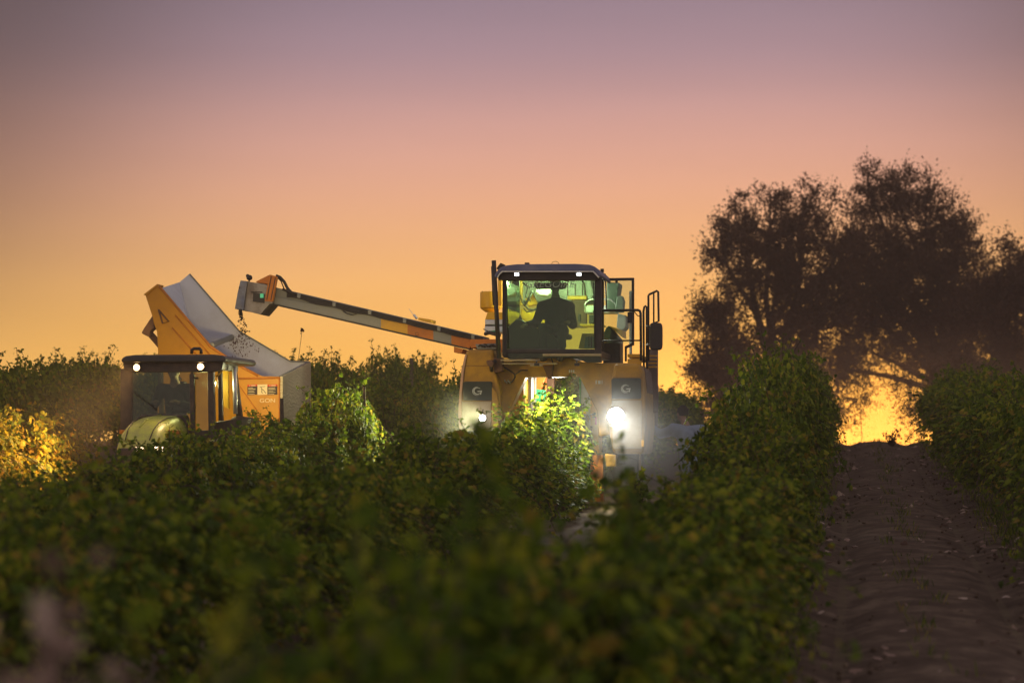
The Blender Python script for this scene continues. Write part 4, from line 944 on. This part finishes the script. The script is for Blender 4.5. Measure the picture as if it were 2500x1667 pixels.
# ------------------------------------------------------------------ gondola bin
Q = Veh('gondola_bin', 560, 36.6, 'orange gondola bin with white steel lining tipped up high behind the tractor under the boom', 'grape bin')
QP = Q.P; D = 1.9; f = .05
near = [(354, 718), (384, 694), (514, 842), (546, 864), (580, 887), (639, 918), (684, 919), (684, 1075), (384, 1075), (386, 864), (383, 810), (376, 790), (372, 773)]
nw = Q.part('near_wall', ORGG, [('p', near, 0, f)], .006)
Q.part('near_wall_lining', GIN, [('p', [(394, 704), (514, 842), (546, 864), (580, 887), (639, 918), (684, 921), (684, 1070), (420, 1070), (410, 860)], f, f + .01)], 0)
Q.part('wall_rib', paint('rib_orange', (.5, .17, .012), .5), [('t', [(390, 700, -.01), (514, 846, -.01), (545, 867, -.01), (582, 891, -.01), (630, 917, -.01)], .018), ('t', [(428, 770, -.012), (514, 868, -.012)], .01), ('t', [(420, 800, -.012), (480, 866, -.012)], .01), ('t', [(580, 924, -.012), (684, 922, -.012)], .014),
    ('t', [(580, 935, -.01), (640, 1020, -.01)], .007), ('t', [(583, 985, -.01), (618, 1030, -.01)], .007), ('t', [(682, 922, -.01), (682, 1070, -.01)], .012)], 0)
tri = [(387, 756, -.012), (412, 785, -.012), (397, 789, -.012), (387, 756, -.012)]
Q.part('triangle_mark', BRN, [('t', tri, .012)], 0)
Q.part('far_wall', GIN, [('p', [(438, 689), (463, 668), (585, 809), (640, 842), (709, 882), (753, 882.5), (753, 1050), (440, 1050), (455, 820)], D, D + f)], .006)
ml = MB()
A = lambda px, py, y: QP(px, py, y)
ml.quadslab([A(395, 703, f), A(438, 689, D), A(462, 777, D), A(455, 775, f)], .025)
ml.quadslab([A(455, 775, f), A(462, 777, D), A(505, 900, D), A(490, 900, f)], .025)
ml.quadslab([A(490, 900, f), A(505, 900, D), A(740, 1040, D), A(684, 1060, f)], .03)
ml.build('spout_floor', GIN, Q.e)
Q.part('lip_plate', ORGG, [('p', [(350, 719), (384, 693), (386, 696), (356, 722)], -.02, .3)], .004)
Q.part('cross_tube', GREY, [('c', (516, 843, .1), (566, 823, D), .045)], .002)
ew = MB(); ew.quadslab([A(684, 919, .0), A(753, 884, D + f), A(754, 1050, D + f), A(684, 1080, .0)], -.04)
CORR = paint('dented_panel_lit_cream', (.56, .50, .33), .6, dirt=(.40, .34, .2), scale=3, bump=.3)  # beige warmed to cream in place of harvester lamplight on the wall
nt2 = CORR.node_tree; wv = nt2.nodes.new('ShaderNodeTexWave'); wv.bands_direction = 'Z'; wv.inputs['Scale'].default_value = 5; wv.inputs['Distortion'].default_value = 16; wv.inputs['Detail'].default_value = 3; wv.inputs['Detail Scale'].default_value = .8
tc2 = nt2.nodes.new('ShaderNodeTexCoord'); nt2.links.new(tc2.outputs['Object'], wv.inputs['Vector'])
bp2 = nt2.nodes.new('ShaderNodeBump'); bp2.inputs['Strength'].default_value = .7; bp2.inputs['Distance'].default_value = .007
nt2.links.new(wv.outputs[0], bp2.inputs['Height']); nt2.links.new(bp2.outputs[0], nt2.nodes['Principled BSDF'].inputs['Normal'])
ew.build('end_wall', CORR, Q.e)
Q.part('rim_bar', GREY, [('t', [(684, 919, 0), (753, 884, D)], .018), ('t', [(463, 669, D - .02), (585, 809, D - .02), (709, 882, D - .02), (753, 883, D - .02)], .012)], 0)
Q.part('lift_arm', paint('lift_arm_brown', (.30, .15, .06), .6), [('p', [(345, 812), (352, 800), (372, 770), (376, 775), (376, 800), (366, 808), (364, 822)], .2, .4), ('p', [(346, 814), (360, 800), (418, 866), (396, 868), (386, 850), (362, 822)], .5, .62)], .01)
# warning stickers
for x0, x1 in ((604, 628), (653, 677)):
    sb = Q.part('warning_sticker', STB, [('p', [(x0, 939), (x1, 938), (x1, 963), (x0, 964)], -.004, 0)], 0)
    Q.part('sticker_header', RED, [('p', [(x0, 939), (x1, 938), (x1, 942.5), (x0, 943.5)], -.007, -.004)], 0, sb)
    r3 = random.Random(x0); ln = [('r', x0 + 2, 946 + i * 2.2, x0 + r3.uniform(13, 21), 946.9 + i * 2.2, -.007, -.0045) for i in range(8) if i not in (3, 6)]
    ln += [('r', x0 + 5, 940, x0 + 7, 942, -.009, -.0075), ('r', x0 + 9, 940, x0 + 20, 942, -.009, -.0075)]
    Q.part('sticker_writing', CREAM, ln, 0, sb)
sb = Q.part('diagram_sticker', CREAM, [('p', [(628.5, 938.6), (652.5, 938), (652.5, 963), (628.5, 963.6)], -.004, 0)], 0)
Q.part('diagram_lines', STB, [('t', [(634, 945, -.005), (647, 943, -.005)], .003), ('t', [(638, 945, -.005), (639, 957, -.005), (642, 960, -.005)], .003), ('t', [(638, 948, -.005), (644, 953, -.005), (649, 960, -.005)], .004), ('t', [(641, 951, -.005), (638, 959, -.005)], .002)], 0, sb)
text_mesh('gondola_lettering', 'GON', .085, CREAM, Q.e, A(653, 978, -.006), (R(90), 0, 0), 0, .001).scale = (1.25, 1, 1)
for yl in (.4, 1.5):
    p = QP(560, 1100, yl); wheel(Q, (p.x - .55, yl, .45), .45, .3, rim=ORG); wheel(Q, (p.x + .55, yl, .45), .45, .3, rim=ORG)
Q.part('chassis', BLK, [('r', 420, 1085, 700, 1110, .1, 1.8)], .01)

# falling grapes
fg = MB(); r4 = random.Random(9); jm = MB()
for k in range(150):
    t = r4.random() ** 1.3; px_ = 587 + r4.gauss(0, 2 + 9 * t) * (.7) + 9 * t; py_ = 757 + 60 * t
    p = Q.P(px_, py_, .9 + r4.gauss(0, .08)); s_ = r4.uniform(.004, .010) * (1.5 if t < .3 else 1); d = rv(r4)
    fg.ell(p, (s_, s_, s_ * r4.uniform(1.2, 2.6)), 6, d.to_track_quat('Z', 'Y').to_matrix())
fo = fg.build('falling_grapes', HAIR); fo.location = Q.o; fo.rotation_euler = (0, 0, -YAW)
tag(fo, 'dark stream of grapes and leaves falling from the boom head into the bin', 'grapes', kind='stuff')
sg = MB()
for k in range(130):
    px_ = r4.gauss(588, 16); py_ = 812 + abs(r4.gauss(0, 26)) + (abs(px_ - 588) * .6)
    if not (px_ > 545 and px_ < 660) or py_ > 872: continue
    p = Q.P(px_, py_, D - .012); s_ = r4.uniform(.004, .010); sg.ell(p, (s_, .006, s_ * r4.uniform(1, 2.2)), 6)
sgo = sg.build('grape_splashes', paint('grape_pulp', (.14, .09, .10), .5)); sgo.location = Q.o; sgo.rotation_euler = (0, 0, -YAW)
tag(sgo, 'dark grape pulp splashed on the white bin lining', 'grape pulp', kind='stuff')

# ------------------------------------------------------------------ worker beside the harvester
wx = at(1668, 1000, 37.6).x; wg = G(wx, 37.6)
zt = (1090 - 990) / FPX * 37.6 + EYE - wg           # head top height
k = zt - .12
JW = dict(head=(-.02, .05, k), face=(-.6, .75, -.15), neck=(.03, 0, k - .18), chest=(.08, -.02, k - .38), hip=(.14, -.02, k - .80),
    shL=(-.15, 0, k - .25), shR=(.27, -.03, k - .27), elL=(-.36, .12, k - .32), elR=(.38, .02, k - .53), wrL=(-.55, .2, k - .2), wrR=(.33, .22, k - .72),
    hpL=(.06, 0, k - .86), hpR=(.22, 0, k - .86), knL=(.0, .08, .5), knR=(.24, .0, .5), anL=(.02, -.05, .1), anR=(.26, -.1, .1))
person('person', 'worker in a blue shirt seen from behind in the dust, reaching to the harvester side', JW, SHIRT, JEAN, (wx, 37.6, wg), -YAW, voxel=.011, bulk=1.25)

# ------------------------------------------------------------------ trees behind the crest
def tree(name, Yt, lobes, label, n_leaf, trunk_px, seed, lsz=.14, gap=.03, group=None, tr=1.0):
    r = random.Random(seed); cx = at(trunk_px, 1000, Yt).x; z0 = G(cx, Yt); sc = Yt / FPX
    f = MB(); w = MB(); base = Vector((cx, Yt, z0)); tot = sum(a[2] * a[3] for a in lobes)
    def loc(px, py, dy): return at(px, py, Yt) + Vector((0, dy, 0)) - base
    hub = loc(trunk_px, 965, 0)
    w.tube([Vector((0, 0, -.3)), Vector((.05, 0, hub.z * .5)), hub], [.42 * tr, .34 * tr, .28 * tr], 10)
    for (px, py, rx, ry) in lobes:
        c = loc(px, py, 0); ex, ez = rx * sc, ry * sc; ey = (ex + ez) * .42
        mid_ = hub.lerp(c, .55) + Vector((r.uniform(-.4, .4), r.uniform(-.4, .4), .2))
        w.tube([hub, mid_, c, c + Vector((0, 0, ez * .6))], [.2 * tr, .12 * tr, .07 * tr, .03 * tr], 6, False)
        ncl = int(n_leaf * rx * ry / tot / 70) + 3
        for k in range(ncl):
            d = rv(r); rad = r.random() ** .42
            p = c + Vector((d.x * ex * rad, d.y * ey * rad, d.z * ez * rad))
            if noise.noise(p * 1.05 + Vector((seed, 0, 0))) < gap - .34: continue
            if k % 3 == 0: w.tube([c.lerp(p, .2), c.lerp(p, .6) + rv(r) * .2, p], [.03, .02, .01], 4, False)
            # twig sprays: leaves strung on short shoots, pointing outward and up
            cr = r.uniform(.35, .85)
            for s_ in range(r.randint(9, 15)):
                o = (rv(r) + d * .5 + Vector((0, 0, .55))).normalized(); L = cr * r.uniform(.6, 1.5); q0 = p + rv(r) * cr * .35
                for i in range(8):
                    a = q0 + o * L * i / 8 + rv(r) * .05; dd = (o * .7 + rv(r)).normalized(); sd2 = dd.cross(rv(r)).normalized(); S_ = lsz * r.uniform(.6, 1.25)
                    f.add([a, a + dd * S_ * .45 + sd2 * S_ * .24, a + dd * S_, a + dd * S_ * .45 - sd2 * S_ * .24], [(0, 1, 2, 3)])
    o = empty(name, base); tag(o, label, 'tree', group)
    f.build('crown', TREE, o); w.build('trunk', BARK, o); return o
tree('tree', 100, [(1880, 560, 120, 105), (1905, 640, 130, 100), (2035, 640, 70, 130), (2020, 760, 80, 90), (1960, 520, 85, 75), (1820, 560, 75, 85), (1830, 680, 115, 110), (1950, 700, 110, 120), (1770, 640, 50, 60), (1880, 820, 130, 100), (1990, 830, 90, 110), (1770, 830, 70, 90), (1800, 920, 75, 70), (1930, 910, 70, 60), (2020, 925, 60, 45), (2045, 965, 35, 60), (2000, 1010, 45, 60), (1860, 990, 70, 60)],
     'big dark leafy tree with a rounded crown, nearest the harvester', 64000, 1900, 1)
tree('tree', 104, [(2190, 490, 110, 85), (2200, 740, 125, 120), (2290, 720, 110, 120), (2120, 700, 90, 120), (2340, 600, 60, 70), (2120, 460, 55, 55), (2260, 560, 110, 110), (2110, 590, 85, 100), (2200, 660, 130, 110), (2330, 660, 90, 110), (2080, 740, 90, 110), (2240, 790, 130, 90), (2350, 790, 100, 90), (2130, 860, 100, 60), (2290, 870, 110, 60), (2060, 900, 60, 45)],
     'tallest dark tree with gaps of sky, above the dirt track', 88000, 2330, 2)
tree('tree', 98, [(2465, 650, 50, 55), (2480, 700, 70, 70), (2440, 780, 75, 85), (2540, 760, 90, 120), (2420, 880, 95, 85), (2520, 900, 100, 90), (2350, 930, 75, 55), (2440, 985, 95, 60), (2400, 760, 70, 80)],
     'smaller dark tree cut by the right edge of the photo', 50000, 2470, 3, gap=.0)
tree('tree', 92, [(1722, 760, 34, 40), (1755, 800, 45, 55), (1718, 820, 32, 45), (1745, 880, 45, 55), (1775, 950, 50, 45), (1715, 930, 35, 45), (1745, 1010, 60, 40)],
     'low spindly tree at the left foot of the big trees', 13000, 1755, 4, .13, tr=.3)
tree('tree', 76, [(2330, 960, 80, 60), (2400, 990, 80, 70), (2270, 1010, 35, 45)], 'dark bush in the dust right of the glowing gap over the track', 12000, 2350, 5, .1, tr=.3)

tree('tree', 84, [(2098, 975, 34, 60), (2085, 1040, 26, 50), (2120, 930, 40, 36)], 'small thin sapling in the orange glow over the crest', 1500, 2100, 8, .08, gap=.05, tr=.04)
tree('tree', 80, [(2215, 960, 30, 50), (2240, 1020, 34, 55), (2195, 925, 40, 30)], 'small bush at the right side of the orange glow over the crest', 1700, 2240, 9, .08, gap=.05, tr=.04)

# ------------------------------------------------------------------ air
def volume(name, shape, dens, col, aniso, label, het=False):
    m = bpy.data.materials.new(name); m.use_nodes = True; t = m.node_tree; t.nodes.clear()
    o = t.nodes.new('ShaderNodeOutputMaterial'); v = t.nodes.new('ShaderNodeVolumePrincipled')
    v.inputs['Color'].default_value = (*col, 1); v.inputs['Density'].default_value = dens; v.inputs['Anisotropy'].default_value = aniso
    t.links.new(v.outputs[0], o.inputs['Volume'])
    if het:
        tcn = t.nodes.new('ShaderNodeTexCoord'); ln = t.nodes.new('ShaderNodeVectorMath'); ln.operation = 'LENGTH'
        t.links.new(tcn.outputs['Object'], ln.inputs[0])
        mp = t.nodes.new('ShaderNodeMapRange'); mp.interpolation_type = 'SMOOTHSTEP'; mp.inputs[1].default_value = 0.1; mp.inputs[2].default_value = 1.0; mp.inputs[3].default_value = dens; mp.inputs[4].default_value = 0
        t.links.new(ln.outputs['Value'], mp.inputs[0])
        nz = t.nodes.new('ShaderNodeTexNoise'); nz.inputs['Scale'].default_value = 1.6; nz.inputs['Detail'].default_value = 3
        t.links.new(tcn.outputs['Object'], nz.inputs['Vector'])
        ml_ = t.nodes.new('ShaderNodeMath'); ml_.operation = 'MULTIPLY'; t.links.new(mp.outputs[0], ml_.inputs[0]); t.links.new(nz.outputs[0], ml_.inputs[1])
        ml2 = t.nodes.new('ShaderNodeMath'); ml2.operation = 'MULTIPLY'; ml2.inputs[1].default_value = 2; t.links.new(ml_.outputs[0], ml2.inputs[0])
        t.links.new(ml2.outputs[0], v.inputs['Density'])
    mb = MB()
    if shape[0] == 'box': mb.box(shape[1], shape[2]); o_ = mb.build(name, m)
    else:
        mb.ell((0, 0, 0), (1, 1, 1), 24); o_ = mb.build(name, m); o_.location = shape[1]; o_.scale = shape[2]
    return tag(o_, label, 'dust' if het else 'haze', kind='stuff')
volume('haze', ('box', (-60, -6, -1.5), (70, 124, 26)), .0016, (1, .78, .62), .35, 'thin dusty evening air over the whole vineyard')
c1 = place_local(H, P(1530, 1030, -.7)); volume('dust_cloud', ('e', c1, (1.5, 1.5, 1.2)), .05, (.95, .97, .93), .55, 'pale dust glowing round the big headlight', True)
c6 = place_local(H, P(1610, 1110, .2)); volume('dust_cloud', ('e', c6, (1.6, 1.7, 1.1)), .12, (.95, .97, .93), .3, 'pale dust hanging around the worker beside the harvester', True)
c5 = place_local(H, P(1178, 1030, -.7)); volume('dust_cloud', ('e', c5, (1.1, 1.1, .8)), .022, (.95, .97, .93), .55, 'pale dust added for the glow around the left harvester leg lamp', True)  # dust put in to give the left lamp a halo
c2 = place_local(T, TP(190, 1030, -.2)); volume('dust_cloud', ('e', c2, (1.5, 2.0, 1.0)), .035, (1, .8, .6), .3, 'orange dust drifting left of the tractor', True)
c7 = at(2120, 980, 90); volume('dust_cloud', ('e', c7, (17, 12, 4.2)), .018, (1, .62, .42), .5, 'brown orange dust drifting round the feet of the big trees', True)
c3 = at(2200, 1010, 72); volume('dust_cloud', ('e', c3, (7.5, 9, 3.0)), .05, (1, .72, .42), .75, 'orange dust glowing over the crest of the dirt track', True)
